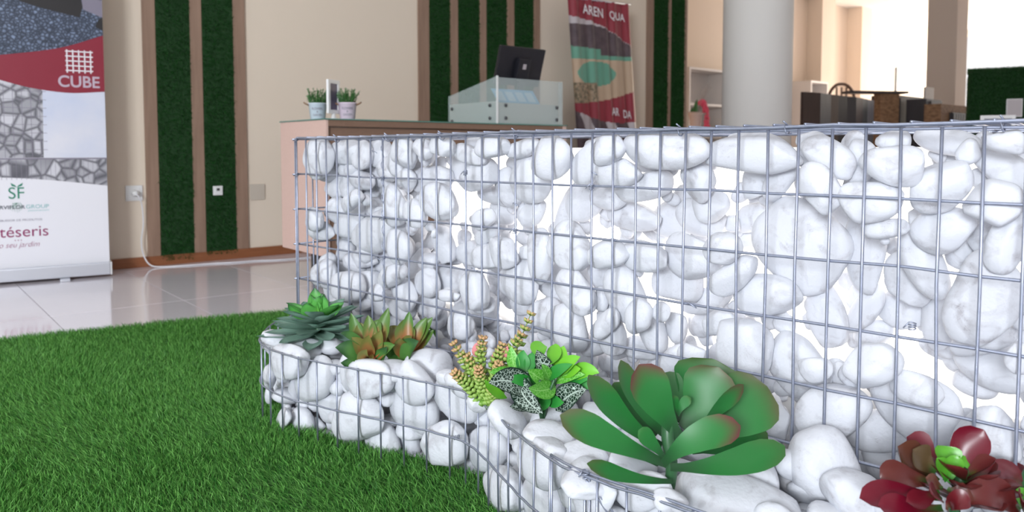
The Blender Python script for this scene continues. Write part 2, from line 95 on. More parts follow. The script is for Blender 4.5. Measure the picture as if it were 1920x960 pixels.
BRO1 = [[-0.315,1.66,0.2],[[[-0.0025,0.0,-0.0005],[-0.0244,-0.018,0.0331],[-0.0701,-0.03,0.0405],0.0398,[0.35,-0.8,0.45],0.0],[[-0.0025,0.0,-0.0005],[-0.0299,-0.018,-0.0032],[-0.0588,-0.03,0.0065],0.0266,[0.48,-0.8,0.45],0.1],[[-0.0024,0.0,0.0126],[-0.0303,0.012,0.0463],[-0.0459,0.02,0.1061],0.0286,[0.15,-0.8,0.45],0.3],[[0.0002,0.0,0.0126],[-0.0198,0.012,0.0568],[-0.0273,0.02,0.085],0.0317,[0.12,-0.8,0.45],0.9],[[0.0028,0.0,0.0074],[0.0011,0.012,0.0621],[-0.0078,0.02,0.1008],0.0286,[0.04,-0.8,0.45],0.5],[[0.0053,0.0,0.0074],[0.0271,0.012,0.0568],[0.0383,0.02,0.1172],0.0317,[-0.12,-0.8,0.45],0.4],[[0.0028,0.0,0.0074],[0.0197,-0.006,0.0404],[0.0269,-0.01,0.0737],0.0317,[-0.13,-0.8,0.45],0.9],[[0.0027,0.0,-0.0005],[0.0317,-0.018,0.0098],[0.0422,-0.03,0.0425],0.0286,[-0.25,-0.8,0.45],0.2],[[-0.0025,-0.0,0.0021],[-0.0102,-0.012,0.0316],[-0.0364,-0.02,0.0606],0.0317,[0.21,-0.8,0.45],1.0],[[0.0002,0.0,0.0074],[-0.0038,-0.018,0.0383],[0.0039,-0.03,0.0682],0.0286,[0.02,-0.8,0.45],1.0],[[-0.0022,0.0,0.0284],[-0.0393,-0.018,0.0694],[-0.058,-0.03,0.0713],0.0163,[0.32,-0.8,0.45],0.1],[[0.0054,0.0,0.0179],[0.0117,0.012,0.0779],[0.0166,0.02,0.0903],0.0255,[-0.08,-0.8,0.45],0.4],[[0.0001,-0.0,0.0021],[-0.0131,-0.024,0.0141],[0.0004,-0.04,0.039],0.0306,[0.11,-0.8,0.45],1.0],[[0.0079,-0.0,0.0021],[0.0319,-0.018,0.0331],[0.0595,-0.03,0.0466],0.0281,[-0.28,-0.8,0.45],0.3]]]
BRO2 = [[-0.24,1.68,0.2],[[[-0.0077,0.0,0.0071],[-0.0356,0.012,0.0359],[-0.0536,0.02,0.0563],0.032,[0.22,-0.8,0.45],0.9],[[-0.0025,0.0,0.0124],[-0.0249,0.012,0.0572],[-0.035,0.02,0.0724],0.032,[0.16,-0.8,0.45],1.0],[[0.0002,0.0,0.0124],[0.0015,0.012,0.0572],[-0.0058,0.02,0.0863],0.0403,[0.02,-0.8,0.45],0.6],[[0.0028,0.0,0.0124],[0.0277,0.012,0.0465],[0.0598,0.02,0.0911],0.032,[-0.21,-0.8,0.45],0.4],[[0.0054,0.0,0.0071],[0.0329,0.012,0.0359],[0.0623,0.02,0.0617],0.032,[-0.25,-0.8,0.45],0.4],[[0.0028,0.0,0.0124],[0.0099,-0.012,0.0473],[0.0173,-0.02,0.0582],0.0269,[-0.11,-0.8,0.45],1.0],[[-0.0105,0.0,-0.0168],[0.0011,-0.024,0.0294],[0.0352,-0.04,0.0528],0.0424,[-0.2,-0.8,0.45],0.0],[[-0.013,0.0,0.0018],[-0.0309,-0.018,0.0226],[-0.0454,-0.03,0.0248],0.0269,[0.36,-0.8,0.45],0.2],[[0.008,0.0,0.0124],[0.0278,0.012,0.0572],[0.0466,0.02,0.0911],0.0269,[-0.16,-0.8,0.45],0.4],[[0.0028,0.0,0.0177],[0.0068,0.012,0.0732],[0.0071,0.02,0.1044],0.0217,[-0.03,-0.8,0.45],0.3],[[-0.0025,0.0,0.0071],[-0.01,-0.018,0.0383],[-0.0081,-0.03,0.0571],0.031,[0.1,-0.8,0.45],1.0],[[-0.0078,0.0,-0.0035],[-0.0208,-0.018,-0.0037],[-0.0394,-0.03,0.0049],0.0258,[0.49,-0.8,0.45],0.1]]]


# ------------------------------------------------------------------ helpers
def link(o, parent=None):
    COL.objects.link(o)
    if parent is not None:
        o.parent = parent
    return o


def tag(o, label=None, cat=None, group=None, kind=None):
    if label: o['label'] = label
    if cat: o['category'] = cat
    if group: o['group'] = group
    if kind: o['kind'] = kind
    return o


def empty(name, loc=(0, 0, 0), rz=0.0):
    o = bpy.data.objects.new(name, None)
    COL.objects.link(o)
    o.empty_display_size = 0.02
    o.location = loc
    o.rotation_euler = (0, 0, rz)
    return o


def mesh(name, V, Fc, mat=None, smooth=True):
    me = bpy.data.meshes.new(name)
    me.from_pydata([tuple(v) for v in V], [], [tuple(f) for f in Fc])
    if mat: me.materials.append(mat)
    if smooth:
        me.polygons.foreach_set('use_smooth', [True] * len(me.polygons))
    me.update()
    return me


def obj(name, V, Fc, mat, parent=None, smooth=True, loc=None, rz=None):
    o = bpy.data.objects.new(name, mesh(name, V, Fc, mat, smooth))
    link(o, parent)
    if loc is not None: o.location = loc
    if rz is not None: o.rotation_euler = (0, 0, rz)
    return o


class MB:
    """collects shapes into one mesh"""
    def __init__(s):
        s.V = []; s.F = []

    def add(s, V, Fc):
        n = len(s.V)
        s.V += [tuple(v) for v in V]
        s.F += [tuple(i + n for i in f) for f in Fc]
        return s

    def box(s, x0, x1, y0, y1, z0, z1):
        V = [(x, y, z) for z in (z0, z1) for y in (y0, y1) for x in (x0, x1)]
        return s.add(V, [(0, 2, 3, 1), (4, 5, 7, 6), (0, 1, 5, 4), (2, 6, 7, 3), (0, 4, 6, 2), (1, 3, 7, 5)])

    def tube(s, pts, r, sides=6, r2=None):
        P = [Vector(p) for p in pts]
        n = len(P)
        up = Vector((0.13, 0.27, 0.95))
        V = []
        for i, p in enumerate(P):
            t = (P[min(i + 1, n - 1)] - P[max(i - 1, 0)])
            if t.length < 1e-9: t = Vector((0, 0, 1))
            t.normalize()
            a = t.cross(up)
            if a.length < 0.25: a = t.cross(Vector((0.9, 0.4, 0.1)))
            a.normalize()
            b = t.cross(a)
            rr = r if r2 is None else r + (r2 - r) * i / (n - 1)
            for k in range(sides):
                q = 2 * math.pi * k / sides
                V.append(p + a * (rr * math.cos(q)) + b * (rr * math.sin(q)))
        Fc = [(i * sides + k, i * sides + (k + 1) % sides, (i + 1) * sides + (k + 1) % sides, (i + 1) * sides + k)
              for i in range(n - 1) for k in range(sides)]
        Fc += [tuple(range(sides))[::-1], tuple((n - 1) * sides + k for k in range(sides))]
        return s.add(V, Fc)

    def lathe(s, prof, n=24, c=(0, 0, 0)):
        V = [(c[0] + r * math.cos(2 * math.pi * k / n), c[1] + r * math.sin(2 * math.pi * k / n), c[2] + z) for r, z in prof for k in range(n)]
        m = len(prof)
        Fc = [(i * n + k, i * n + (k + 1) % n, (i + 1) * n + (k + 1) % n, (i + 1) * n + k) for i in range(m - 1) for k in range(n)]
        Fc += [tuple(range(n))[::-1], tuple((m - 1) * n + k for k in range(n))]
        return s.add(V, Fc)

    def prism(s, outline, y0, y1):           # outline in x, z
        n = len(outline)
        V = [(x, y0, z) for x, z in outline] + [(x, y1, z) for x, z in outline]
        Fc = [tuple(range(n)), tuple(range(n, 2 * n))[::-1]] + [(i, (i + 1) % n + 0, (i + 1) % n + n, i + n) for i in range(n)]
        return s.add(V, [tuple(reversed(f)) for f in Fc])

    def build(s, name, mat, parent=None, smooth=False, loc=None, rz=None, bevel=0):
        o = obj(name, s.V, s.F, mat, parent, smooth, loc, rz)
        if bevel:
            bm = bmesh.new(); bm.from_mesh(o.data)
            bmesh.ops.recalc_face_normals(bm, faces=bm.faces)
            bmesh.ops.bevel(bm, geom=bm.edges[:], offset=bevel, segments=2, affect='EDGES', profile=0.7)
            bm.to_mesh(o.data); bm.free()
        return o


def box(name, x0, x1, y0, y1, z0, z1, mat, parent=None, bevel=0, loc=None, rz=None):
    return MB().box(x0, x1, y0, y1, z0, z1).build(name, mat, parent, False, loc, rz, bevel)


# ------------------------------------------------------------------ materials
MATS = {}


def mat(name, col, rough=0.6, metal=0.0, noise=None, bump=None, emit=None, trans=0.0, alpha=1.0, coat=0.0, spec=0.5, sss=0.0):
    """noise=(scale, amount, second colour[, stretch]); bump=(scale, strength)"""
    if name in MATS: return MATS[name]
    m = bpy.data.materials.new(name)
    m.use_nodes = True
    nt = m.node_tree
    N, Lk = nt.nodes, nt.links
    p = N['Principled BSDF']
    p.inputs['Base Color'].default_value = (*col, 1)
    p.inputs['Roughness'].default_value = rough
    p.inputs['Metallic'].default_value = metal
    p.inputs['Specular IOR Level'].default_value = spec
    p.inputs['Transmission Weight'].default_value = trans
    p.inputs['Alpha'].default_value = alpha
    p.inputs['Coat Weight'].default_value = coat
    if sss:
        p.inputs['Subsurface Weight'].default_value = sss
        p.inputs['Subsurface Radius'].default_value = (0.012, 0.012, 0.012)
        p.inputs['Subsurface Scale'].default_value = 1.0
    if emit:
        p.inputs['Emission Color'].default_value = (*emit[0], 1)
        p.inputs['Emission Strength'].default_value = emit[1]
    tc = None
    if noise or bump:
        tc = N.new('ShaderNodeTexCoord')
    if noise:
        mp = N.new('ShaderNodeMapping')
        if len(noise) > 3: mp.inputs['Scale'].default_value = noise[3]
        Lk.new(tc.outputs['Object'], mp.inputs[0])
        nz = N.new('ShaderNodeTexNoise')
        nz.inputs['Scale'].default_value = noise[0]
        nz.inputs['Detail'].default_value = 5
        Lk.new(mp.outputs[0], nz.inputs['Vector'])
        rmp = N.new('ShaderNodeMapRange')
        rmp.inputs[1].default_value = 0.35; rmp.inputs[2].default_value = 0.65
        rmp.inputs[3].default_value = 0.0; rmp.inputs[4].default_value = noise[1]
        Lk.new(nz.outputs['Fac'], rmp.inputs[0])
        mx = N.new('ShaderNodeMix'); mx.data_type = 'RGBA'
        mx.inputs[6].default_value = (*col, 1); mx.inputs[7].default_value = (*noise[2], 1)
        Lk.new(rmp.outputs[0], mx.inputs[0])
        Lk.new(mx.outputs[2], p.inputs['Base Color'])
    if bump:
        nb = N.new('ShaderNodeTexNoise')
        nb.inputs['Scale'].default_value = bump[0]; nb.inputs['Detail'].default_value = 4
        Lk.new(tc.outputs['Object'], nb.inputs['Vector'])
        bp = N.new('ShaderNodeBump'); bp.inputs['Strength'].default_value = bump[1]; bp.inputs['Distance'].default_value = 0.004
        Lk.new(nb.outputs['Fac'], bp.inputs['Height'])
        Lk.new(bp.outputs[0], p.inputs['Normal'])
    MATS[name] = m
    return m


def nodes_of(m):
    return m.node_tree.nodes, m.node_tree.links, m.node_tree.nodes['Principled BSDF']


def stone_material():
    m = mat('white_marble_pebble', (0.665, 0.68, 0.73), 0.55, spec=0.35)
    N, Lk, p = nodes_of(m)
    tc = N.new('ShaderNodeTexCoord')
    oi = N.new('ShaderNodeObjectInfo')
    add = N.new('ShaderNodeVectorMath'); add.operation = 'ADD'
    sc = N.new('ShaderNodeVectorMath'); sc.operation = 'SCALE'
    cmb = N.new('ShaderNodeCombineXYZ')
    for i in range(3): Lk.new(oi.outputs['Random'], cmb.inputs[i])
    sc.inputs['Scale'].default_value = 19.0
    Lk.new(cmb.outputs[0], sc.inputs[0])
    Lk.new(tc.outputs['Object'], add.inputs[0]); Lk.new(sc.outputs[0], add.inputs[1])
    big = N.new('ShaderNodeTexNoise'); big.inputs['Scale'].default_value = 22; big.inputs['Detail'].default_value = 6
    big.inputs['Distortion'].default_value = 1.2
    vein = N.new('ShaderNodeTexNoise'); vein.inputs['Scale'].default_value = 34; vein.inputs['Detail'].default_value = 8
    vein.inputs['Distortion'].default_value = 2.0
    for q in (big, vein): Lk.new(add.outputs[0], q.inputs['Vector'])
    r1 = N.new('ShaderNodeMapRange'); r1.inputs[1].default_value = 0.52; r1.inputs[2].default_value = 0.78; r1.inputs[4].default_value = 0.9
    Lk.new(big.outputs['Fac'], r1.inputs[0])
    # thin grey veins where the second noise crosses its middle value
    sb = N.new('ShaderNodeMath'); sb.operation = 'SUBTRACT'; sb.inputs[1].default_value = 0.5
    ab = N.new('ShaderNodeMath'); ab.operation = 'ABSOLUTE'
    r2 = N.new('ShaderNodeMapRange'); r2.inputs[1].default_value = 0.0; r2.inputs[2].default_value = 0.012
    r2.inputs[3].default_value = 0.8; r2.inputs[4].default_value = 0.0
    Lk.new(vein.outputs['Fac'], sb.inputs[0]); Lk.new(sb.outputs[0], ab.inputs[0]); Lk.new(ab.outputs[0], r2.inputs[0])
    ml = N.new('ShaderNodeMath'); ml.operation = 'MULTIPLY'
    Lk.new(r1.outputs[0], ml.inputs[0]); Lk.new(oi.outputs['Random'], ml.inputs[1])
    mv = N.new('ShaderNodeMath'); mv.operation = 'MULTIPLY'
    Lk.new(r2.outputs[0], mv.inputs[0]); Lk.new(r1.outputs[0], mv.inputs[1])
    a = N.new('ShaderNodeMix'); a.data_type = 'RGBA'
    a.inputs[6].default_value = (0.665, 0.68, 0.73, 1); a.inputs[7].default_value = (0.33, 0.31, 0.33, 1)
    Lk.new(ml.outputs[0], a.inputs[0])
    b = N.new('ShaderNodeMix'); b.data_type = 'RGBA'; b.inputs[7].default_value = (0.20, 0.18, 0.21, 1)
    Lk.new(mv.outputs[0], b.inputs[0]); Lk.new(a.outputs[2], b.inputs[6])
    Lk.new(b.outputs[2], p.inputs['Base Color'])
    fine = N.new('ShaderNodeTexNoise'); fine.inputs['Scale'].default_value = 160; fine.inputs['Detail'].default_value = 5
    Lk.new(add.outputs[0], fine.inputs['Vector'])
    bp = N.new('ShaderNodeBump'); bp.inputs['Strength'].default_value = 0.25; bp.inputs['Distance'].default_value = 0.004
    Lk.new(fine.outputs['Fac'], bp.inputs['Height']); Lk.new(bp.outputs[0], p.inputs['Normal'])
    return m


def leaf_material(name, base, mid, tip, t0, t1, rough=0.4, edge=None, back=None, var=0.25):
    """colour runs along the leaf (attribute leafco.x); leafco.z scales how far the tip colour reaches"""
    m = mat(name, base, rough, spec=0.5)
    N, Lk, p = nodes_of(m)
    at = N.new('ShaderNodeAttribute'); at.attribute_name = 'leafco'
    sp = N.new('ShaderNodeSeparateXYZ'); Lk.new(at.outputs['Vector'], sp.inputs[0])
    r0 = N.new('ShaderNodeMapRange'); r0.interpolation_type = 'SMOOTHSTEP'
    r0.inputs[1].default_value = 0.0; r0.inputs[2].default_value = t0
    Lk.new(sp.outputs['X'], r0.inputs[0])
    a = N.new('ShaderNodeMix'); a.data_type = 'RGBA'
    a.inputs[6].default_value = (*base, 1); a.inputs[7].default_value = (*mid, 1); Lk.new(r0.outputs[0], a.inputs[0])
    tc = N.new('ShaderNodeTexCoord')
    nz = N.new('ShaderNodeTexNoise'); nz.inputs['Scale'].default_value = 30; nz.inputs['Detail'].default_value = 3
    Lk.new(tc.outputs['Object'], nz.inputs['Vector'])
    # t plus a little edge and noise
    e2 = N.new('ShaderNodeMath'); e2.operation = 'MULTIPLY'; Lk.new(sp.outputs['Y'], e2.inputs[0]); Lk.new(sp.outputs['Y'], e2.inputs[1])
    ma = N.new('ShaderNodeMath'); ma.operation = 'MULTIPLY_ADD'; ma.inputs[1].default_value = edge if edge is not None else 0.1
    Lk.new(e2.outputs[0], ma.inputs[0]); Lk.new(sp.outputs['X'], ma.inputs[2])
    mb = N.new('ShaderNodeMath'); mb.operation = 'MULTIPLY_ADD'; mb.inputs[1].default_value = var
    Lk.new(nz.outputs['Fac'], mb.inputs[0]); Lk.new(ma.outputs[0], mb.inputs[2])
    r1 = N.new('ShaderNodeMapRange'); r1.interpolation_type = 'SMOOTHSTEP'
    r1.inputs[1].default_value = t1; r1.inputs[2].default_value = t1 + 0.35
    Lk.new(mb.outputs[0], r1.inputs[0])
    ms = N.new('ShaderNodeMath'); ms.operation = 'MULTIPLY'; Lk.new(r1.outputs[0], ms.inputs[0]); Lk.new(sp.outputs['Z'], ms.inputs[1])
    b = N.new('ShaderNodeMix'); b.data_type = 'RGBA'; b.inputs[7].default_value = (*tip, 1)
    Lk.new(ms.outputs[0], b.inputs[0]); Lk.new(a.outputs[2], b.inputs[6])
    Lk.new(b.outputs[2], p.inputs['Base Color'])
    return m


def veined_material(name, base, vein, scale, width, rough=0.35):
    m = mat(name, base, rough)
    N, Lk, p = nodes_of(m)
    at = N.new('ShaderNodeAttribute'); at.attribute_name = 'leafco'
    tc = N.new('ShaderNodeTexCoord')
    vo = N.new('ShaderNodeTexVoronoi'); vo.feature = 'DISTANCE_TO_EDGE'; vo.inputs['Scale'].default_value = scale
    Lk.new(tc.outputs['Object'], vo.inputs['Vector'])
    r = N.new('ShaderNodeMapRange'); r.inputs[1].default_value = 0; r.inputs[2].default_value = width
    r.inputs[3].default_value = 1; r.inputs[4].default_value = 0
    Lk.new(vo.outputs['Distance'], r.inputs[0])
    sp = N.new('ShaderNodeSeparateXYZ'); Lk.new(at.outputs['Vector'], sp.inputs[0])
    mid = N.new('ShaderNodeMapRange'); mid.inputs[1].default_value = 0.0; mid.inputs[2].default_value = 0.09
    mid.inputs[3].default_value = 1; mid.inputs[4].default_value = 0
    ab = N.new('ShaderNodeMath'); ab.operation = 'ABSOLUTE'; Lk.new(sp.outputs['Y'], ab.inputs[0]); Lk.new(ab.outputs[0], mid.inputs[0])
    mxx = N.new('ShaderNodeMath'); mxx.operation = 'MAXIMUM'; Lk.new(r.outputs[0], mxx.inputs[0]); Lk.new(mid.outputs[0], mxx.inputs[1])
    rim = N.new('ShaderNodeMapRange'); rim.inputs[1].default_value = 0.82; rim.inputs[2].default_value = 0.93
    rim.inputs[3].default_value = 1; rim.inputs[4].default_value = 0; Lk.new(ab.outputs[0], rim.inputs[0])
    ml = N.new('ShaderNodeMath'); ml.operation = 'MULTIPLY'; Lk.new(mxx.outputs[0], ml.inputs[0]); Lk.new(rim.outputs[0], ml.inputs[1])
    a = N.new('ShaderNodeMix'); a.data_type = 'RGBA'; a.inputs[6].default_value = (*base, 1); a.inputs[7].default_value = (*vein, 1)
    Lk.new(ml.outputs[0], a.inputs[0]); Lk.new(a.outputs[2], p.inputs['Base Color'])
    return m


M_STONE = stone_material()
M_WIRE = mat('galvanised_wire', (0.33, 0.36, 0.46), 0.40, 0.75, noise=(90, 0.6, (0.42, 0.45, 0.55)))
M_WALL = mat('cream_wall_paint', (0.80, 0.69, 0.57), 0.85, bump=(300, 0.08))
M_FARWALL = mat('peach_wall_paint', (0.88, 0.75, 0.63), 0.85, bump=(300, 0.05))
M_CEIL = mat('white_ceiling_paint', (0.85, 0.83, 0.80), 0.9)
M_TILE = mat('polished_tile', (0.80, 0.76, 0.82), 0.10, noise=(3, 0.5, (0.74, 0.71, 0.78)), coat=0.4)
M_GROUT = mat('tile_grout', (0.72, 0.70, 0.72), 0.7)
M_SKIRT = mat('brown_skirting_wood', (0.30, 0.11, 0.045), 0.45, noise=(9, 0.5, (0.22, 0.075, 0.03), (1, 8, 8)))
M_BOARD = mat('walnut_board', (0.33, 0.215, 0.155), 0.55, noise=(5, 0.7, (0.24, 0.15, 0.105), (9, 9, 0.6)))
M_WHITE = mat('white_plastic', (0.82, 0.82, 0.82), 0.35)
M_BLACK = mat('black_plastic', (0.012, 0.012, 0.018), 0.4)
M_STEEL = mat('brushed_steel', (0.62, 0.64, 0.64), 0.35, 0.9)
M_ALU = mat('silver_aluminium', (0.66, 0.68, 0.74), 0.38, 0.7)
M_DARKHOLE = mat('dark_socket_hole', (0.02, 0.02, 0.02), 0.6)
M_LED = mat('lit_diffuser', (1, 1, 1), 0.6, emit=((1.0, 0.95, 0.88), 1.5))


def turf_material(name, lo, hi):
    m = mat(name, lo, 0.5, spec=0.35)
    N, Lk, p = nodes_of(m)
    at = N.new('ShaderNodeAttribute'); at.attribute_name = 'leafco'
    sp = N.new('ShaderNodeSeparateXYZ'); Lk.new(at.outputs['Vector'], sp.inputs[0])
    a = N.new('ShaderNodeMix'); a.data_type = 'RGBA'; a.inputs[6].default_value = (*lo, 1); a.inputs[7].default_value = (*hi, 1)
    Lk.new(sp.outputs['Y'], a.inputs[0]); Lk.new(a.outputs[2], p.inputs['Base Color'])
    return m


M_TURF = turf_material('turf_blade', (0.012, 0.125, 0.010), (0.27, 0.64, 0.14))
M_TURFB = mat('turf_backing', (0.012, 0.05, 0.012), 0.9)
M_STRIP = turf_material('wall_turf_blade', (0.006, 0.055, 0.006), (0.02, 0.13, 0.02))


def blades(name, P, length, width, lean, mat_, parent, normal=None, extra=None):
    """one mesh of grass blades at points P (n,3); lean (n,3) is the tip offset; 3 triangles per blade"""
    n = len(P)
    nrm = np.array(normal if normal is not None else (0, 0, 1.0))
    ln = length[:, None]
    ang = rng.uniform(0, 2 * math.pi, n)
    if abs(nrm[2]) > 0.5:
        side = np.stack([np.cos(ang), np.sin(ang), 0 * ang], 1)
    else:
        tx = np.cross(nrm, (0, 0, 1.0)); side = np.cos(ang)[:, None] * tx + np.sin(ang)[:, None] * np.array((0, 0, 1.0))
    w = width[:, None] * 0.5
    mid = P + nrm * ln * 0.6 + lean * 0.35
    tip = P + nrm * ln + lean
    V = np.stack([P - side * w, P + side * w, mid - side * w * 0.8, mid + side * w * 0.8, tip], 1).reshape(-1, 3)
    b = np.arange(n)[:, None] * 5
    tri = (b + np.array([0, 1, 3, 0, 3, 2, 2, 3, 4])[None]).reshape(-1)
    me = bpy.data.meshes.new(name)
    me.vertices.add(len(V)); me.vertices.foreach_set('co', V.astype(np.float32).ravel())
    nl = len(tri)
    me.loops.add(nl); me.loops.foreach_set('vertex_index', tri.astype(np.int32))
    me.polygons.add(nl // 3); me.polygons.foreach_set('loop_start', np.arange(0, nl, 3, dtype=np.int32))
    me.materials.append(mat_)
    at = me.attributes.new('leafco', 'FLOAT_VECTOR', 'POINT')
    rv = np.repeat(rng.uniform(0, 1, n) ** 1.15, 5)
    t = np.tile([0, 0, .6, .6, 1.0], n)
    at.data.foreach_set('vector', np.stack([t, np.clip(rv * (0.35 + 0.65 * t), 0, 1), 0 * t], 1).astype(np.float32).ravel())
    me.update(); me.validate()
    o = bpy.data.objects.new(name, me)
    link(o, parent)
    return o


# leaves
def leaf_mesh(b, c, t, width, hint, nl=10, nw=6, prof='obovate', cup=0.25, th=0.0016, wav=0.0, col=0.0):
    b, c, t, hint = (np.array(q, float) for q in (b, c, t, hint))
    T = np.linspace(0, 1, nl + 1)
    C = np.outer((1 - T) ** 2, b) + np.outer(2 * T * (1 - T), c) + np.outer(T ** 2, t)
    D = np.gradient(C, axis=0); D /= np.linalg.norm(D, axis=1)[:, None] + 1e-9
    side = np.cross(D, hint); side /= np.linalg.norm(side, axis=1)[:, None] + 1e-9
    nor = np.cross(side, D)
    if prof == 'obovate':
        pr = np.interp(T, [0, .12, .3, .5, .7, .84, .94, .985, 1], [.26, .30, .52, .80, 1, .93, .62, .32, .06])
    elif prof == 'ovate':
        pr = np.interp(T, [0, .06, .2, .4, .6, .8, .93, 1], [.10, .35, .82, 1, .92, .62, .27, .03])
    else:  # lance
        pr = np.interp(T, [0, .1, .35, .6, .8, .93, 1], [.5, .62, .95, 1, .70, .30, .02])
    v = np.linspace(-1, 1, nw + 1)
    V = []; co = []
    for lay in (1, -1):
        for i in range(nl + 1):
            w = width * 0.5 * pr[i]
            wv = wav * width * math.sin(9 * T[i] + 2 * col)
            for q in v:
                p_ = C[i] + side[i] * (w * q) + nor[i] * (cup * w * q * q + wv * q) + nor[i] * (lay * th * (1 - q * q) * min(1, pr[i] * 1.5))
                V.append(p_); co.append((T[i], q, col))
    m = nw + 1; K = (nl + 1) * m
    Fc = []
    for i in range(nl):
        for j in range(nw):
            a = i * m + j
            Fc.append((a, a + 1, a + m + 1, a + m))
            Fc.append((K + a, K + a + m, K + a + m + 1, K + a + 1))
    return V, Fc, co


def leaf_obj(name, args, mat_, parent, **kw):
    V, Fc, co = leaf_mesh(*args, **kw)
    o = obj(name, V, Fc, mat_, parent)
    at = o.data.attributes.new('leafco', 'FLOAT_VECTOR', 'POINT')
    at.data.foreach_set('vector', np.array(co, np.float32).ravel())
    return o


def text(name, s, width, height, x, z, mat_, parent, y=-0.001, shear=0.0, offset=0.0):
    """flat lettering in the local x-z plane, lower left corner at x, z, facing -y; fitted to width and height"""
    cu = bpy.data.curves.new(name, 'FONT')
    cu.body = s; cu.size = 1.0; cu.shear = shear; cu.offset = offset; cu.extrude = 0.0
    tmp = bpy.data.objects.new(name, cu); COL.objects.link(tmp)
    dg = bpy.context.evaluated_depsgraph_get(); dg.update()
    me = bpy.data.meshes.new_from_object(tmp.evaluated_get(dg))
    bpy.data.objects.remove(tmp)
    n = len(me.vertices); co = np.zeros(n * 3, np.float32); me.vertices.foreach_get('co', co); co = co.reshape(-1, 3)
    lo, hi = co.min(0), co.max(0)
    k = np.zeros_like(co)
    k[:, 0] = x + (co[:, 0] - lo[0]) / (hi[0] - lo[0]) * width
    k[:, 2] = z + (co[:, 1] - lo[1]) / (hi[1] - lo[1]) * height
    k[:, 1] = y
    me.vertices.foreach_set('co', k.ravel()); me.materials.clear(); me.materials.append(mat_); me.update()
    o = bpy.data.objects.new(name, me)
    return link(o, parent)


# ================================================================== the room
def wbox(name, a0, a1, n0, n1, z0, z1, m, parent=None, bevel=0):
    """box given along the back wall, towards it and up; its origin sits at its own foot"""
    ca, cn = (a0 + a1) / 2, (n0 + n1) / 2
    o = MB().box(a0 - ca, a1 - ca, n0 - cn, n1 - cn, 0, z1 - z0).build(name, m, None, False, None, None, bevel)
    if parent is None:
        o.location = W(ca, cn, z0); o.rotation_euler = (0, 0, AW)
    else:                      # parents of wbox parts stand at the world origin, turned like the wall
        o.parent = parent; o.location = (ca, cn, z0)
    return o


def wroot(name):
    return empty(name, (0, 0, 0), AW)


A_L, A_R, N_FAR, N_CAM = -5.0, 18.0, 6.7, -6.0
floor = wbox('floor', A_L, A_R, N_CAM, N_FAR + 0.2, -0.14, -0.004, M_GROUT); tag(floor, kind='structure')
fl_off = W((A_L + A_R) / 2, (N_CAM + N_FAR + 0.2) / 2, -0.14)
TA, TN = 0.515, 1.04
tile_mesh = None
fca, fcn = (A_L + A_R) / 2, (N_CAM + N_FAR + 0.2) / 2
for i in range(-5, 15):
    for j in range(-4, 3):
        a0, n0 = 0.51 + TA * (i - 1), 3.51 + TN * j
        if n0 > 5.6: continue
        if tile_mesh is None:
            t_ = MB().box(-TA / 2 + .0015, TA / 2 - .0015, -TN / 2 + .0015, TN / 2 - .0015, 0, 0.0045).build('tile', M_TILE, floor, False, None, None, 0.0008)
            tile_mesh = t_.data
        else:
            t_ = bpy.data.objects.new('tile', tile_mesh); link(t_, floor)
        t_.location = (a0 + TA / 2 - fca, n0 + TN / 2 - fcn, 0.136 - 0.0005)
far_tiles = wbox('tile', 8.235, A_R, N_CAM, N_FAR, -0.004, 0.0, M_TILE)
far_tiles.parent = floor; far_tiles.location = ((8.235 + A_R) / 2 - fca, (N_CAM + N_FAR) / 2 - fcn, 0.1362); far_tiles.rotation_euler = (0, 0, 0)
tag(wbox('ceiling', A_L, A_R, N_CAM, N_FAR + 0.2, CEIL, CEIL + 0.1, M_CEIL), kind='structure')
tag(wbox('wall_back', A_L, 6.13, WD, WD + 0.15, 0, CEIL, M_WALL), kind='structure')
tag(wbox('wall_return', 5.98, 6.13, WD + 0.15, N_FAR, 0, CEIL, M_FARWALL), kind='structure')
wf = wbox('wall_far', 6.13, A_R, N_FAR, N_FAR + 0.15, 0, CEIL, M_FARWALL); tag(wf, kind='structure')
for a0, a1 in ((12.06, 12.5), (13.45, 13.85)):
    c = (6.13 + A_R) / 2
    p_ = box('pilaster', a0 - c, a1 - c, -0.34, -0.075, 0, CEIL, M_FARWALL, wf)
tag(wbox('baseboard_back', A_L, 6.13, WD - 0.014, WD, 0, 0.058, M_SKIRT, None, 0.003), kind='structure')
tag(wbox('baseboard_far', 6.13, A_R, N_FAR - 0.014, N_FAR, 0, 0.058, M_SKIRT), kind='structure')
tag(wbox('wall_front', A_L, A_R, N_CAM - .15, N_CAM, 0, CEIL, M_CEIL), kind='structure')
# far window front: frame bars and panes
M_FRAME = mat('white_window_frame', (0.8, 0.8, 0.8), 0.4)
M_GLASS = mat('clear_glass', (0.9, 0.95, 0.95), 0.02, alpha=0.08)
wn = wroot('window_1'); tag(wn, kind='structure')
wbox('window_frame', A_R, A_R + 0.08, N_CAM, N_FAR, 0, 0.12, M_FRAME, wn)
wbox('window_frame', A_R, A_R + 0.08, N_CAM, N_FAR, CEIL - 0.12, CEIL, M_FRAME, wn)
for k in range(7):
    n_ = N_CAM + (N_FAR - N_CAM) * k / 6
    wbox('mullion', A_R, A_R + 0.08, n_ - 0.03, n_ + 0.03, 0.12, CEIL - 0.12, M_FRAME, wn)
    if k < 6:
        wbox('pane', A_R + 0.035, A_R + 0.045, n_ + 0.03, n_ + (N_FAR - N_CAM) / 6 - 0.03, 0.12, CEIL - 0.12, M_GLASS, wn)

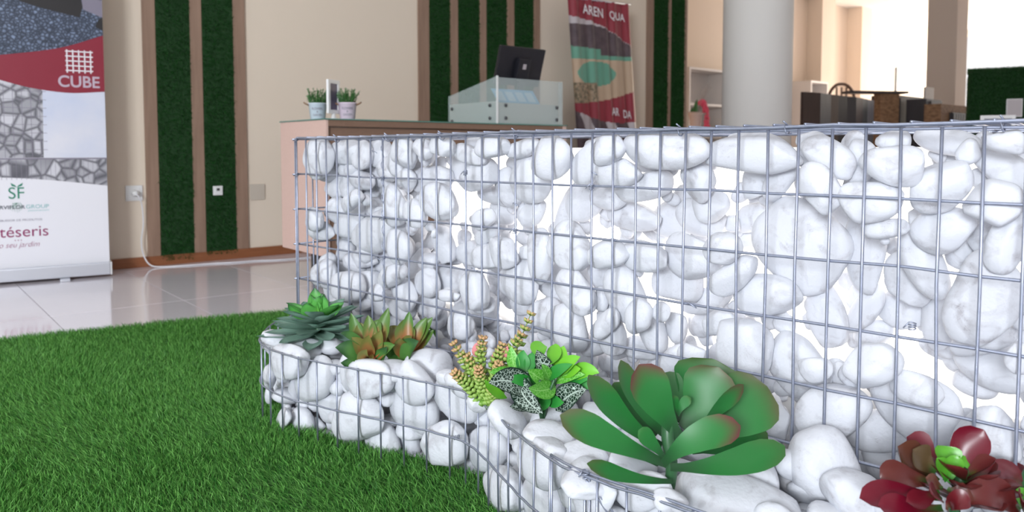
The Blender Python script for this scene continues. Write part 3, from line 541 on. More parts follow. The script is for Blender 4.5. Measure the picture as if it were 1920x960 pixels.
M_COLUMN = mat('grey_column_paint', (0.72, 0.70, 0.67), 0.75, bump=(200, 0.05))
M_PILLAR = mat('taupe_pillar_paint', (0.52, 0.44, 0.38), 0.8)
pc = MB().lathe([(0.2415, 0), (0.2415, CEIL)], 48).build('round_column', M_COLUMN, None, True, (1.764, 5.5, 0))
for f in pc.data.polygons:
    if len(f.vertices) > 4: f.use_smooth = False
tag(pc, 'round pale grey column rising behind the stone wall', 'column')
tag(MB().box(-.17, .17, -.17, .17, 0, CEIL).build('square_pillar', M_PILLAR, None, False, (5.40, 9.5, 0), AW, 0.004),
    'square taupe pillar standing behind the dark sample boxes', 'pillar')


# ------------------------------------------------------------------ turf strips and boards on the back wall
def strip(a0, a1, z0, label):
    e = wroot('wall_turf_strip')
    tag(e, label, 'turf strip', 'upright turf strips on the back wall')
    wbox('backing', a0, a1, WD - 0.012, WD, z0, 2.95, M_TURFB, e)
    n = int((a1 - a0) * (2.95 - z0) * 21000)
    P = np.stack([rng.uniform(a0, a1, n), np.full(n, WD - 0.012), rng.uniform(z0, 2.95, n)], 1)
    lean = np.stack([rng.normal(0, .005, n), np.zeros(n), rng.normal(-.006, .006, n)], 1)
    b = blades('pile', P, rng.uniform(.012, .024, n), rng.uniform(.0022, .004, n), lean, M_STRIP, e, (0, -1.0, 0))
    tag(b, kind='stuff')


def board(a0, a1, label):
    tag(wbox('wall_board', a0, a1, WD - 0.016, WD, 0.058, 2.95, M_BOARD, None, 0.002), label, 'board', 'brown boards between the turf strips')


ST = [(1.2407, 1.430, .03, 'left green turf strip on the back wall beside the white socket'),
      (1.498, 1.683, .04, 'green turf strip on the back wall holding a small white socket'),
      (3.108, 3.293, .03, 'green turf strip on the wall left of the black monitor, first of four'),
      (3.366, 3.5676, .03, 'green turf strip behind the frosted box, second of the four'),
      (3.635, 3.838, .03, 'green turf strip rising behind the left edge of the monitor'),
      (3.915, 4.119, .03, 'green turf strip rising behind the right half of the monitor'),
      (5.622, 5.834, .03, 'green turf strip just right of the red banner'),
      (5.882, 6.088, .03, 'rightmost green turf strip at the end of the back wall')]
for s_ in ST: strip(*s_)
BD = [(1.172, 1.2407, 'brown board left of the first turf strip, above the cable'),
      (1.430, 1.498, 'brown board between the two left turf strips'),
      (1.683, 1.756, 'brown board right of the turf strip with the socket'),
      (3.016, 3.108, 'brown board left of the four turf strips behind the counter'),
      (3.293, 3.366, 'brown board between first and second of the four counter strips'),
      (3.5676, 3.635, 'brown board between second and third of the four counter strips'),
      (3.838, 3.915, 'brown board between the two turf strips behind the monitor'),
      (4.119, 4.189, 'brown board right of the four turf strips behind the counter'),
      (5.530, 5.622, 'brown board between the red banner and the turf strips'),
      (5.834, 5.882, 'narrow brown board between the two rightmost turf strips'),
      (6.088, 6.130, 'narrow brown board at the far right end of the back wall')]
for b_ in BD: board(*b_)


# ------------------------------------------------------------------ sockets, plate, plug and cable
def socket(al, z, w, label, frame, cat, proud=0.0):
    e = wroot('wall_socket'); tag(e, label, cat)
    n1 = WD - proud
    wbox('face_plate', al - w / 2, al + w / 2, n1 - 0.010, n1, z - w / 2, z + w / 2, M_WHITE, e, 0.003)
    wbox('inset', al - w * .33, al + w * .33, n1 - 0.013, n1 - 0.009, z - w * .33, z + w * .33, M_WHITE, e, 0.0012)
    if frame:
        wbox('jack_hole', al - w * .16, al + w * .16, n1 - 0.0136, n1 - 0.012, z - w * .02, z + w * .26, M_DARKHOLE, e)
    else:
        c = MB().lathe([(.021, 0), (.021, .003), (.018, .003)], 20).build('socket_ring', M_WHITE, e, True)
        c.location = (al, n1 - 0.0125, z); c.rotation_euler = (R(90), 0, 0)
    return e


socket(1.108, .425, .088, 'white wall socket with a plug in it, on the bare wall', False, 'socket')
socket(1.568, .425, .056, 'small white outlet set into the green turf strip', True, 'outlet', 0.022)
e = wroot('blank_plate'); tag(e, 'cream blank cover plate on the wall by the counter', 'cover plate')
M_PLATE = mat('cream_plate', (0.60, 0.53, 0.45), 0.5)
wbox('face_plate', 1.773, 1.866, WD - 0.009, WD, .357, .456, M_PLATE, e, 0.003)
wbox('inset', 1.793, 1.846, WD - 0.0105, WD - 0.008, .377, .436, M_PLATE, e, 0.001)
M_CABLE = mat('white_cable', (0.80, 0.80, 0.84), 0.4)


def smooth_path(pts, k=8):
    P = [Vector(p) for p in pts]
    P = [P[0] * 2 - P[1]] + P + [P[-1] * 2 - P[-2]]
    out = []
    for i in range(1, len(P) - 2):
        a, b, c, d = P[i - 1:i + 3]
        for q in range(k):
            t = q / k
            out.append(.5 * ((2 * b) + (c - a) * t + (2 * a - 5 * b + 4 * c - d) * t * t + (3 * b - a - 3 * c + d) * t ** 3))
    out.append(P[-2])
    return out


cb = wroot('power_cable'); tag(cb, 'white power cable hanging from the socket and trailing along the skirting', 'cable')
pl = MB().lathe([(.017, 0), (.019, .006), (.017, .026), (.010, .036)], 16).build('plug', M_WHITE, cb, True)
pl.location = (1.108, WD - .0155, .425); pl.rotation_euler = (R(90), 0, 0)
cpts = [(1.108, WD - .05, .423), (1.122, WD - .062, .40), (1.140, WD - .04, .35), (1.146, WD - .03, .249), (1.134, WD - .03, .158), (1.140, WD - .035, .08),
        (1.165, WD - .06, .02), (1.215, WD - .09, .004), (1.35, WD - .13, .004), (1.49, WD - .15, .004), (1.60, WD - .19, .004), (1.725, WD - .205, .004), (1.83, WD - .25, .004), (1.95, WD - .27, .004), (2.3, WD - .3, .004)]
MB().tube(smooth_path(cpts), .0038, 8).build('cord', M_CABLE, cb, True)


# ------------------------------------------------------------------ roll-up banner with printed panels (left)
def poly(name, pts, y, m, parent):
    V = [(x, y, z) for x, z in pts]
    o = obj(name, V, [tuple(range(len(V)))], m, parent, False)
    if o.data.polygons[0].normal.y > 0: o.data.flip_normals()
    return o


def interp_curve(pts, n=24):
    x = np.linspace(pts[0][0], pts[-1][0], n)
    P = smooth_path([(a, b, 0) for a, b in pts])
    return [(q.x, q.y) for q in P]


def photo_material(name, dark, light, scale, edge):
    m = mat(name, light, 0.45)
    N, Lk, p = nodes_of(m)
    tc = N.new('ShaderNodeTexCoord')
    vo = N.new('ShaderNodeTexVoronoi'); vo.feature = 'DISTANCE_TO_EDGE'; vo.inputs['Scale'].default_value = scale
    vc = N.new('ShaderNodeTexVoronoi'); vc.inputs['Scale'].default_value = scale
    for q in (vo, vc): Lk.new(tc.outputs['Object'], q.inputs['Vector'])
    r = N.new('ShaderNodeMapRange'); r.inputs[1].default_value = 0; r.inputs[2].default_value = edge
    Lk.new(vo.outputs['Distance'], r.inputs[0])
    sx = N.new('ShaderNodeSeparateColor'); Lk.new(vc.outputs['Color'], sx.inputs[0])
    rr = N.new('ShaderNodeMapRange'); rr.inputs[3].default_value = 0.45; rr.inputs[4].default_value = 1.0
    Lk.new(sx.outputs[0], rr.inputs[0])
    ml = N.new('ShaderNodeMath'); ml.operation = 'MULTIPLY'; Lk.new(r.outputs[0], ml.inputs[0]); Lk.new(rr.outputs[0], ml.inputs[1])
    a = N.new('ShaderNodeMix'); a.data_type = 'RGBA'; a.inputs[6].default_value = (*dark, 1); a.inputs[7].default_value = (*light, 1)
    Lk.new(ml.outputs[0], a.inputs[0]); Lk.new(a.outputs[2], p.inputs['Base Color'])
    return m


M_VINYL = mat('white_banner_vinyl', (0.80, 0.80, 0.85), 0.45)
M_RED = mat('crimson_print', (0.24, 0.008, 0.028), 0.45)
M_GRAVEL = photo_material('blue_gravel_print', (0.010, 0.016, 0.035), (0.24, 0.31, 0.46), 62, 0.4)
M_GABP = photo_material('grey_stone_print', (0.10, 0.10, 0.12), (0.62, 0.62, 0.67), 17, 0.16)
M_SKYP = mat('pale_sky_print', (0.58, 0.63, 0.78), 0.45, noise=(3, 0.9, (0.74, 0.74, 0.80)))
M_HEDGE = mat('dark_hedge_print', (0.012, 0.010, 0.012), 0.5)
M_LILAC = mat('lilac_lettering', (0.52, 0.42, 0.50), 0.45)
M_WPRINT = mat('white_lettering', (0.85, 0.82, 0.86), 0.45)
M_GREENP = mat('green_logo_print', (0.01, 0.22, 0.13), 0.45)
M_TEAL = mat('teal_lettering', (0.20, 0.48, 0.48), 0.45)
M_NAVY = mat('dark_grey_lettering', (0.06, 0.07, 0.10), 0.45)
M_PURPLE = mat('purple_lettering', (0.28, 0.02, 0.12), 0.45)
M_GREYL = mat('grey_lettering', (0.22, 0.20, 0.26), 0.45)

b1 = empty('rollup_banner', (-2.147, 4.012, 0), R(32.118))
tag(b1, 'white and crimson roll-up banner printed with gravel, stone baskets and CUBE', 'banner')
b1s = box('sheet', -.86, 0.004, 0, .0012, .06, 2.0, M_VINYL, b1)
cas = MB()
cas.prism([(-.88, .012), (.006, .012), (.006, .076), (-.88, .076)], -.035, .055)
cs = cas.build('base_cassette', M_ALU, b1, False, None, None, 0.006)
box('end_cap', .006, .012, -.036, .056, .010, .078, M_WHITE, b1, 0.002)
for fx in (-.204, -.70):
    box('foot', fx - .022, fx + .022, -.10, .09, 0, .011, M_ALU, b1, 0.003)
top_c = interp_curve([(-.86, 1.10), (-.65, 1.112), (-.448, 1.138), (-.198, 1.189), (.004, 1.268)])
low_c = interp_curve([(-.86, 1.13), (-.65, 1.075), (-.452, 1.015), (-.319, .981), (-.157, .963), (.004, .975)])
bot_c = interp_curve([(-.86, .545), (-.467, .533), (-.241, .514), (.004, .481)])
poly('gravel_photo', [(-.86, 2.0)] + top_c + [(.004, 2.0)], -.0006, M_GRAVEL, b1)
poly('hedge_photo', [(-.36, 1.41), (-.27, 1.385), (-.10, 1.352), (-.085, 1.41), (-.10, 1.48), (-.36, 1.5)], -.0012, M_HEDGE, b1)
poly('kerb_photo', [(-.085, 1.395), (.004, 1.36), (.004, 1.45), (-.09, 1.46)], -.0012, M_GREYL, b1)
poly('hedge_photo', [(-.03, 1.31), (.004, 1.29), (.004, 1.36), (-.015, 1.35)], -.0015, M_HEDGE, b1)
poly('stone_photo', [(-.86, .63)] + [q for q in low_c if q[0] < -.275] + [(-.275, .97), (-.279, .63)], -.0006, M_GABP, b1)
poly('sky_photo', [(-.277, .63), (-.275, .975)] + [q for q in low_c if q[0] > -.27] + [(.004, .63)], -.0006, M_SKYP, b1)
poly('stone_photo', [(-.86, .626)] + bot_c + [(.004, .626)], -.0006, M_GABP, b1)
gl = MB()
for k in range(16):
    x = -.86 + k * .038
    gl.add([(x, -.001, .63), (x + .0022, -.001, .63), (x + .0022, -.001, 1.0), (x, -.001, 1.0)], [(0, 1, 2, 3)])
for k in range(8):
    z = .67 + k * .042
    gl.add([(-.86, -.001, z), (-.26, -.001, z), (-.26, -.001, z + .0022), (-.86, -.001, z + .0022)], [(0, 1, 2, 3)])
for k in range(40):
    x = -.86 + k * .021
    gl.add([(x, -.001, .52), (x + .0016, -.001, .52), (x + .0016, -.001, .62), (x, -.001, .62)], [(0, 1, 2, 3)])
gl.add([(-.86, -.0011, .622), (.004, -.0011, .622), (.004, -.0011, .629), (-.86, -.0011, .629)], [(0, 1, 2, 3)])
tag(gl.build('printed_mesh_lines', M_GREYL, b1), kind='stuff')
poly('red_band', top_c + low_c[::-1], -.0018, M_RED, b1)
lg = MB()
for k in range(5):
    x = -.163 + k * .0265; z = 1.078 + k * .0245
    for (x0, x1, z0, z1) in ((x - .003, x + .003, 1.066, 1.184), (-.170, -.046, z - .003, z + .003)):
        lg.add([(x0, -.0024, z0), (x1, -.0024, z0), (x1, -.0024, z1), (x0, -.0024, z1)], [(0, 1, 2, 3)])
lg.build('grid_logo', M_WPRINT, b1)
text('lettering', 'CUBE', .187, .060, -.205, .992, M_LILAC, b1s, -.0024, offset=.018)
text('lettering', 'SF', .066, .058, -.434, .425, M_GREENP, b1s)
for sx in (-1, 1):
    poly('logo_leaf', [(-.398, .482), (-.398 + sx * .006, .492), (-.398 + sx * .026, .505), (-.398 + sx * .022, .490)], -.001, M_GREENP, b1)
rt = MB()
for k in range(7):
    x0 = -.402 + (k - 3) * .005
    pts = [(x0 + (k - 3) * .0035 * t + .003 * math.sin(5 * t + k), -.001, .405 - .050 * t * (1 - .1 * abs(k - 3))) for t in np.linspace(0, 1, 7)]
    rt.tube(pts, .0011, 4, .0004)
rt.build('logo_roots', M_GREENP, b1)
text('lettering', 'SERVIFLOR', .134, .018, -.500, .374, M_NAVY, b1s, offset=.02)
text('lettering', 'GROUP', .098, .019, -.362, .374, M_TEAL, b1s, -.0012)
text('lettering', 'JARDINAGEM', .090, .008, -.355, .358, M_TEAL, b1s)
text('lettering', 'DISTRIBUIDOR DE PRODUTOS', .222, .010, -.517, .312, M_GREYL, b1s)
text('lettering', 'téseris', .208, .052, -.478, .232, M_PURPLE, b1s)
text('lettering', '• • •', .030, .005, -.415, .213, M_PURPLE, b1s)
text('lettering', 'no seu jardim', .190, .034, -.499, .172, M_PURPLE, b1s, shear=.35, offset=-.012)


# ------------------------------------------------------------------ crimson fabric banner (behind the counter)
M_POOL = mat('pool_green_print', (0.13, 0.33, 0.24), 0.5)
M_SAND = mat('sand_print', (0.52, 0.38, 0.27), 0.5, noise=(8, .6, (0.46, 0.33, 0.22)))
M_ROCK = mat('dark_rock_print', (0.11, 0.075, 0.085), 0.5, noise=(14, .8, (0.06, 0.04, 0.05)))
M_SHRUB = mat('shrub_print', (0.42, 0.30, 0.20), 0.5, noise=(40, 1.0, (0.10, 0.09, 0.05)))
M_PALE = mat('pale_print', (0.50, 0.45, 0.47), 0.5)
M_RED2 = mat('wine_red_print', (0.27, 0.028, 0.045), 0.5)
b2 = empty('fabric_banner', W(4.236, WD - .3, 0), AW)
tag(b2, 'rippled red fabric banner with a green pool, reading AREN QUA', 'banner')


def b2x(x, z): return x + .1 * (1.87 - z)


def b2y(x, z): return .009 * math.sin(x * 42 + z * .8) + .006 * math.sin(x * 71 + 1.3 - z * .5)


NX, NZ = 96, 210
V = []; Fc = []; mi = []
for j in range(NZ + 1):
    z = .06 + j / NZ * 1.815
    for i in range(NX + 1):
        x = i / NX * .72
        V.append((b2x(x, z), b2y(x, z), z + .04 * x))
mats2 = [M_RED2, M_PALE, M_ROCK, M_POOL, M_SAND, M_SHRUB]
for j in range(NZ):
    for i in range(NX):
        a = j * (NX + 1) + i
        Fc.append((a, a + 1, a + NX + 2, a + NX + 1))
        x = (i + .5) / NX * .72; z = .06 + (j + .5) / NZ * 1.815
        edge = 1.735 - .33 * x + .06 * math.sin(x * 4.0)
        k = 4
        if z > edge: k = 0
        elif z > edge - .055 * max(0, 1 - x / .42) - .004: k = 1
        elif z > 1.50 - .05 * x: k = 2
        elif z > 1.40 and x > .33: k = 2 if z > 1.43 else 3
        elif z > 1.40: k = 3
        if ((x - .27) / .225) ** 2 + ((z - 1.285) / .10) ** 2 < 1: k = 3
        if z < 1.21 and x < .26 and z > .98: k = 5
        lo2 = .985 - .13 * x - .05 * math.sin(x * 4.2)
        hi2 = 1.045 + .14 * x * x / .72
        if z < hi2: k = 0
        if z < lo2: k = 2 if math.sin(x * 23 + z * 9) > -.2 else 1
        mi.append(k)
sh = obj('printed_sheet', V, Fc, M_RED2, b2)
for m_ in mats2[1:]: sh.data.materials.append(m_)
sh.data.polygons.foreach_set('material_index', mi)
sh.modifiers.new('thickness', 'SOLIDIFY').thickness = .001
for s_, w_, h_, x_, z_ in (('AREN', .235, .075, .13, 1.742), ('QUA', .185, .075, .445, 1.742), ('AR', .085, .065, .405, .955), ('DA', .10, .065, .545, .945)):
    t_ = text('lettering', s_, w_, h_, x_, z_, M_WPRINT, sh, 0, offset=.01)
    for v in t_.data.vertices:
        x, z = v.co.x, v.co.z
        v.co = (b2x(x, z), -.019, z + .04 * x - .10 * (x - .3))
MB().tube([(b2x(0, 1.875) - .01, 0, 1.876), (b2x(.72, 1.875) + .01, 0, 1.905)], .008, 8).build('top_bar', M_ALU, b2, True)
box('base_cassette', .16, .94, -.06, .06, 0, .07, M_ALU, b2, 0.006)
MB().tube([(.55, .03, .05), (.36, .03, 1.88)], .008, 8).build('support_pole', M_ALU, b2, True)


# ------------------------------------------------------------------ counter with frosted screen box, monitor, pots and frame
M_LAM = mat('woven_beige_laminate', (0.70, 0.50, 0.43), 0.55, noise=(60, .5, (0.62, 0.43, 0.37), (1, 1, 8)), bump=(400, .15))
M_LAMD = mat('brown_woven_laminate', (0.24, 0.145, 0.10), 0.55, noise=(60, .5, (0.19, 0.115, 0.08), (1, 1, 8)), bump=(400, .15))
M_GEDGE = mat('green_glass_top', (0.10, 0.24, 0.20), 0.08)
M_PLINTH = mat('dark_plinth', (0.05, 0.045, 0.045), 0.5)
CA0, CA1, CN0, CN1, CZ0, CZ1 = 1.586, 3.12, 3.234, 3.744, .17, .809
ct = wroot('reception_counter'); tag(ct, 'beige woven-laminate reception counter with a thin glass top', 'counter')
wbox('end_panel', CA0, CA0 + .014, CN0, CN1, CZ0, CZ1, M_LAM, ct, 0.003)
wbox('end_panel', CA1 - .03, CA1, CN0, CN1, CZ0, CZ1, M_LAM, ct, 0.003)
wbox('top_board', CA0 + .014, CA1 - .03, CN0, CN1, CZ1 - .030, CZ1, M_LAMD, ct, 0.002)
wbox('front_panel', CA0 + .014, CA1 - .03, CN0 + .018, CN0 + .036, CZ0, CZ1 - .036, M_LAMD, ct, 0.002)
wbox('bottom_board', CA0 + .014, CA1 - .03, CN0 + .036, CN1, CZ0, CZ0 + .03, M_LAM, ct)
wbox('plinth', CA0 + .12, CA1 - .12, CN0 + .10, CN1 - .08, 0, CZ0, M_PLINTH, ct)
wbox('glass_top', CA0 - .004, CA1 + .004, CN0 - .006, CN1 + .004, CZ1, CZ1 + .006, M_GEDGE, ct, 0.001)
ZT = CZ1 + .006

M_FROST = mat('frosted_acrylic', (0.66, 0.76, 0.76), 0.3, alpha=0.30)
M_BAND = mat('pale_metal_band', (0.60, 0.62, 0.58), 0.45, 0.3)
M_BOLT = mat('dark_bolt', (0.10, 0.10, 0.11), 0.35, 0.8)
M_BLUE = mat('blue_card_print', (0.22, 0.55, 0.85), 0.4)
fb = wroot('screen_box'); tag(fb, 'frosted acrylic screen box with bolted metal band on the counter', 'screen box')
FA0, FA1, FN0, FN1 = 2.609, 3.094, 3.246, 3.705
g_ = MB(); g_.V = []; 
side = [(FA0, FN0, ZT), (FA0, FN1, ZT), (FA0, FN1, .985), (FA0, FN0, 1.073)]
g_.add([(x - .004, y, z) for x, y, z in side] + [(x + .004, y, z) for x, y, z in side],
       [(3, 2, 1, 0), (4, 5, 6, 7), (0, 1, 5, 4), (1, 2, 6, 5), (2, 3, 7, 6), (3, 0, 4, 7)])
g_.build('side_pane', M_FROST, fb)
box('front_pane', FA0, FA1, FN0 - .004, FN0 + .004, ZT, 1.066, M_FROST, fb)
box('corner_strip', FA0 - .006, FA0 + .002, FN0 - .006, FN0 + .003, ZT, 1.074, M_WHITE, fb)
box('end_strip', FA1 - .03, FA1, FN0 - .007, FN0 - .004, ZT, 1.066, M_FROST, fb)
band_ = box('metal_band', FA0 + .008, FA0 + .018, FN0 + .01, FN1, ZT, .937, M_BAND, fb)
band_ = box('metal_band', FA0 + .02, FA1 - .02, FN0 + .012, FN0 + .022, ZT, .930, M_BAND, fb)
for (dx, z) in ((.055, .845), (.055, .915), (.44, .845), (.44, .915)):
    c = MB().lathe([(.010, 0), (.010, .004), (.006, .008), (.001, .009)], 12).build('bolt', M_BOLT, band_, True)
    c.location = (FA0 + dx, FN0 - .004, z); c.rotation_euler = (R(90), 0, 0)
for (dy, z) in ((.06, .845), (.06, .915), (.42, .838), (.42, .91)):
    c = MB().lathe([(.010, 0), (.010, .004), (.006, .008), (.001, .009)], 12).build('bolt', M_BOLT, band_, True)
    c.location = (FA0 - .004, FN0 + dy, z); c.rotation_euler = (0, R(-90), 0)
bc = wroot('blue_leaflet'); tag(bc, 'blue and white leaflet standing behind the frosted front pane', 'leaflet')
lf = obj('leaflet_sheet', [(2.66, 3.30, .935), (2.97, 3.30, .935), (2.94, 3.33, 1.012), (2.63, 3.33, 1.012)], [(0, 1, 2, 3)], M_BLUE, bc, False)
lf.modifiers.new('thickness', 'SOLIDIFY').thickness = .002
for k in range(4):
    x = 2.665 + k * .074
    obj('printed_square', [(x, 3.3005, .945), (x + .055, 3.3005, .945), (x + .035, 3.3225, .998), (x - .02, 3.3225, .998)], [(0, 1, 2, 3)], mat('pale_blue_print', (.55, .75, .92), .4), bc, False)

mo = wroot('monitor'); tag(mo, 'black flat monitor seen from behind, tilted above the frosted box', 'monitor')
scr = MB().box(-.17, .17, -.011, .011, 0, .225).build('screen', M_BLACK, mo, False, None, None, 0.004)
scr.location = (2.905, 3.44, 1.05); scr.rotation_euler = (R(17), 0, 0)
rear = MB().box(-.045, .045, -.045, -.012, .03, .165).build('rear_mount', M_BLACK, mo, False, None, None, 0.008)
rear.location = scr.location; rear.rotation_euler = scr.rotation_euler
stk = MB().box(-.012, .012, -.0465, -.045, .105, .135).build('sticker', M_PALE, mo)
stk.location = scr.location; stk.rotation_euler = scr.rotation_euler
MB().box(2.885, 2.925, 3.39, 3.41, ZT + .012, 1.11).build('neck', M_BLACK, mo, False, None, None, .004)
MB().lathe([(.10, 0), (.10, .008), (.03, .014)], 32).build('stand_base', M_BLACK, mo, True, (2.905, 3.42, ZT))

M_LEAFP = mat('dark_pot_plant', (0.03, 0.12, 0.03), 0.5, noise=(60, .8, (0.08, 0.22, 0.05)))
M_ROPE = mat('brown_rope', (0.30, 0.17, 0.10), 0.8)


def pot(x, y, m, label):
    e = empty('flower_pot', (x, y, ZT), R(12)); tag(e, label, 'flower pot', 'tin buckets on the counter')
    bk = MB().lathe([(.033, 0), (.036, .004), (.044, .080), (.047, .082), (.047, .087), (.043, .087), (.041, .070), (.002, .068)], 28).build('bucket', m, e, True)
    for s_ in (-1, 1):
        MB().tube(smooth_path([(s_ * .043, -.012, .076), (s_ * .062, -.012, .086), (s_ * .066, 0, .090), (s_ * .062, .012, .086), (s_ * .043, .012, .076)], 4), .0035, 6).build('rope_handle', M_ROPE, e, True)
    pt = MB()
    for k in range(46):
        a = rng.uniform(0, 6.28); r_ = .036 * math.sqrt(rng.uniform(0, 1)); q = rng.uniform(.3, 1)
        h_ = rng.uniform(.05, .095); o_ = rng.uniform(.005, .03)
        p0 = (r_ * math.cos(a), r_ * math.sin(a), .068)
        p1 = (p0[0] + o_ * .4 * math.cos(a), p0[1] + o_ * .4 * math.sin(a), .068 + h_ * .5)
        p2 = (p0[0] + o_ * math.cos(a) + rng.normal(0, .008), p0[1] + o_ * math.sin(a) + rng.normal(0, .008), .068 + h_)
        pt.tube([p0, p1, p2], .0035, 4, .0012)
        for t in range(9):
            f = t / 9
            c = Vector(p0).lerp(Vector(p2), f)
            b_ = rng.uniform(0, 6.28)
            pt.tube([c, c + Vector((.011 * math.cos(b_), .011 * math.sin(b_), .007))], .0022, 3, .0006)
    tag(pt.build('foliage', M_LEAFP, e), kind='stuff')
    for s_, w_, h_, z_, in (('FLOWERS', .056, .012, .052), ('&', .009, .009, .039), ('GARDEN', .046, .011, .022)):
        t_ = text('lettering', s_, w_, h_, -w_ / 2, z_, M_GREYL, bk, 0, offset=.01)
        for v in t_.data.vertices:
            rr = .034 + (.044 - .034) * v.co.z / .08 + .0012
            an = v.co.x / rr
            v.co = (rr * math.sin(an), -rr * math.cos(an), v.co.z)


pot(-.969, 3.80, mat('pale_blue_enamel', (0.66, 0.74, 0.82), .35), 'pale blue tin bucket of green sprigs, left of the photo frame')
pot(-.812, 3.76, mat('pale_pink_enamel', (0.74, 0.62, 0.72), .35), 'pale pink tin bucket of green sprigs, right of the photo frame')
fr = empty('photo_frame', (-.872, 3.72, ZT), R(70)); tag(fr, 'small white standing photo frame between the two buckets', 'photo frame')
MB().lathe([(.040, 0), (.038, .004), (.012, .010), (.008, .035)], 24).build('stand', M_WHITE, fr, True)
M_PRINTD = mat('dark_violet_print', (0.10, 0.085, 0.14), .4)
for (x0, x1, z0, z1) in ((-.05, -.032, .032, .195), (.032, .05, .032, .195), (-.032, .032, .032, .050), (-.032, .032, .177, .195)):
    box('frame_bar', x0, x1, -.006, .006, z0, z1, M_WHITE, fr, .0015)
box('picture', -.032, .032, -.002, .003, .05, .177, M_PRINTD, fr)


# ================================================================== the far part of the shop
M_SHELF = mat('white_shelf_board', (0.80, 0.76, 0.74), 0.5)


def shelf_unit(a0, a1, n0, label, items):
    e = wroot('shelf_unit'); tag(e, label, 'shelf', 'white shelf units along the far wall')
    n1 = n0 + .34
    H = 1.78
    wbox('side_board', a0, a0 + .03, n0, n1, 0, H, M_SHELF, e)
    wbox('side_board', a1 - .03, a1, n0, n1, 0, H, M_SHELF, e)
    wbox('back_board', a0 + .03, a1 - .03, n1 - .01, n1, 0, H, M_SHELF, e)
    for k, z in enumerate((.05, .45, .86, 1.27, H - .03)):
        wbox('shelf_board', a0 + .03, a1 - .03, n0, n1 - .01, z, z + .03, M_SHELF, e)


shelf_unit(8.35, 9.25, N_FAR - .40, 'white shelf unit behind the pink flowers', None)
shelf_unit(9.45, 10.35, N_FAR - .40, 'white shelf unit partly hidden by the round column', None)
shelf_unit(11.50, 12.05, N_FAR - .40, 'white shelf unit left of the upright wood samples', None)
M_PINKP = mat('pink_ornament', (0.75, 0.22, 0.28), .5)
M_CREAMP = mat('cream_ornament', (0.78, 0.70, 0.58), .5)
for (al, z, m_, lb) in ((9.72, 0.89, M_PINKP, 'small red-pink jar low in the shelf beside the column'), (9.72, 1.30, M_SHELF, 'white jar on the upper shelf beside the column'),
                        (11.75, 1.30, M_CREAMP, 'cream jar on the shelf left of the wood samples')):
    o = MB().lathe([(.05, 0), (.075, .03), (.08, .12), (.05, .17), (.035, .20), (.045, .21)], 20).build('jar', m_, None, True, W(al, N_FAR - .24, z))
    tag(o, lb, 'jar')

# pink flowers in a wrapped vase on a round side table
tb = empty('side_table', (2.08, 8.62, 0)); tag(tb, 'small round white table under the pink flowers, behind the stone wall', 'table')
MB().lathe([(.30, 0), (.30, .02)], 32).build('table_top', M_SHELF, tb, True, (0, 0, .80))
MB().lathe([(.025, .02), (.025, .80)], 16).build('leg', M_ALU, tb, True)
MB().lathe([(.20, 0), (.20, .015), (.03, .02)], 32).build('base', M_ALU, tb, True)
M_WRAP = mat('pale_pink_wrap', (0.80, 0.62, 0.58), .25, alpha=.75)
vs = empty('flower_vase', (2.07, 8.60, .82)); tag(vs, 'pale wrapped vase holding a drooping pink flower spike and twigs', 'vase')
MB().lathe([(.045, 0), (.055, .10), (.075, .24), (.085, .275), (.08, .27), (.06, .20)], 20).build('wrap', M_WRAP, vs, True)
M_PINKF = mat('pink_blossom', (0.80, 0.12, 0.20), .6)
bl = MB()
sp_ = smooth_path([(.02, 0, .24), (.05, 0, .36), (.085, 0, .385), (.115, 0, .30), (.13, 0, .16), (.135, 0, .09)], 8)
for k, p_ in enumerate(sp_[8:]):
    for q in range(7):
        d_ = Vector((rng.normal(), rng.normal(), rng.normal())).normalized() * .026
        c = p_ + d_
        s_ = .014
        bl.add([c + Vector(v) * s_ for v in ((1, 0, 0), (-1, 0, 0), (0, 1, 0), (0, -1, 0), (0, 0, 1), (0, 0, -1))],
               [(0, 2, 4), (2, 1, 4), (1, 3, 4), (3, 0, 4), (2, 0, 5), (1, 2, 5), (3, 1, 5), (0, 3, 5)])
tag(bl.build('blossom_spike', M_PINKF, vs), kind='stuff')
MB().tube(sp_, .004, 6).build('flower_stem', M_LEAFP, vs, True)
leaf_obj('leaf', ((0, 0, .2), (-.01, 0, .32), (.02, 0, .42), .05, (0, -1, 0)), M_LEAFP, vs, prof='lance')
leaf_obj('leaf', ((-.03, 0, .2), (-.05, 0, .27), (-.03, 0, .33), .04, (0, -1, 0)), M_LEAFP, vs, prof='lance')
M_TWIG = mat('grey_twig', (0.42, 0.36, 0.34), .8)
for k in range(9):
    a = -0.2 + k * .1
    pts = smooth_path([(.03, 0, .24), (.06 + a * .05, rng.normal(0, .02), .40), (.09 + a * .16 + rng.normal(0, .01), rng.normal(0, .03), .60 - abs(a - .3) * .15)], 5)
    MB().tube(pts, .003, 5, .0012).build('twig', M_TWIG, vs, True)

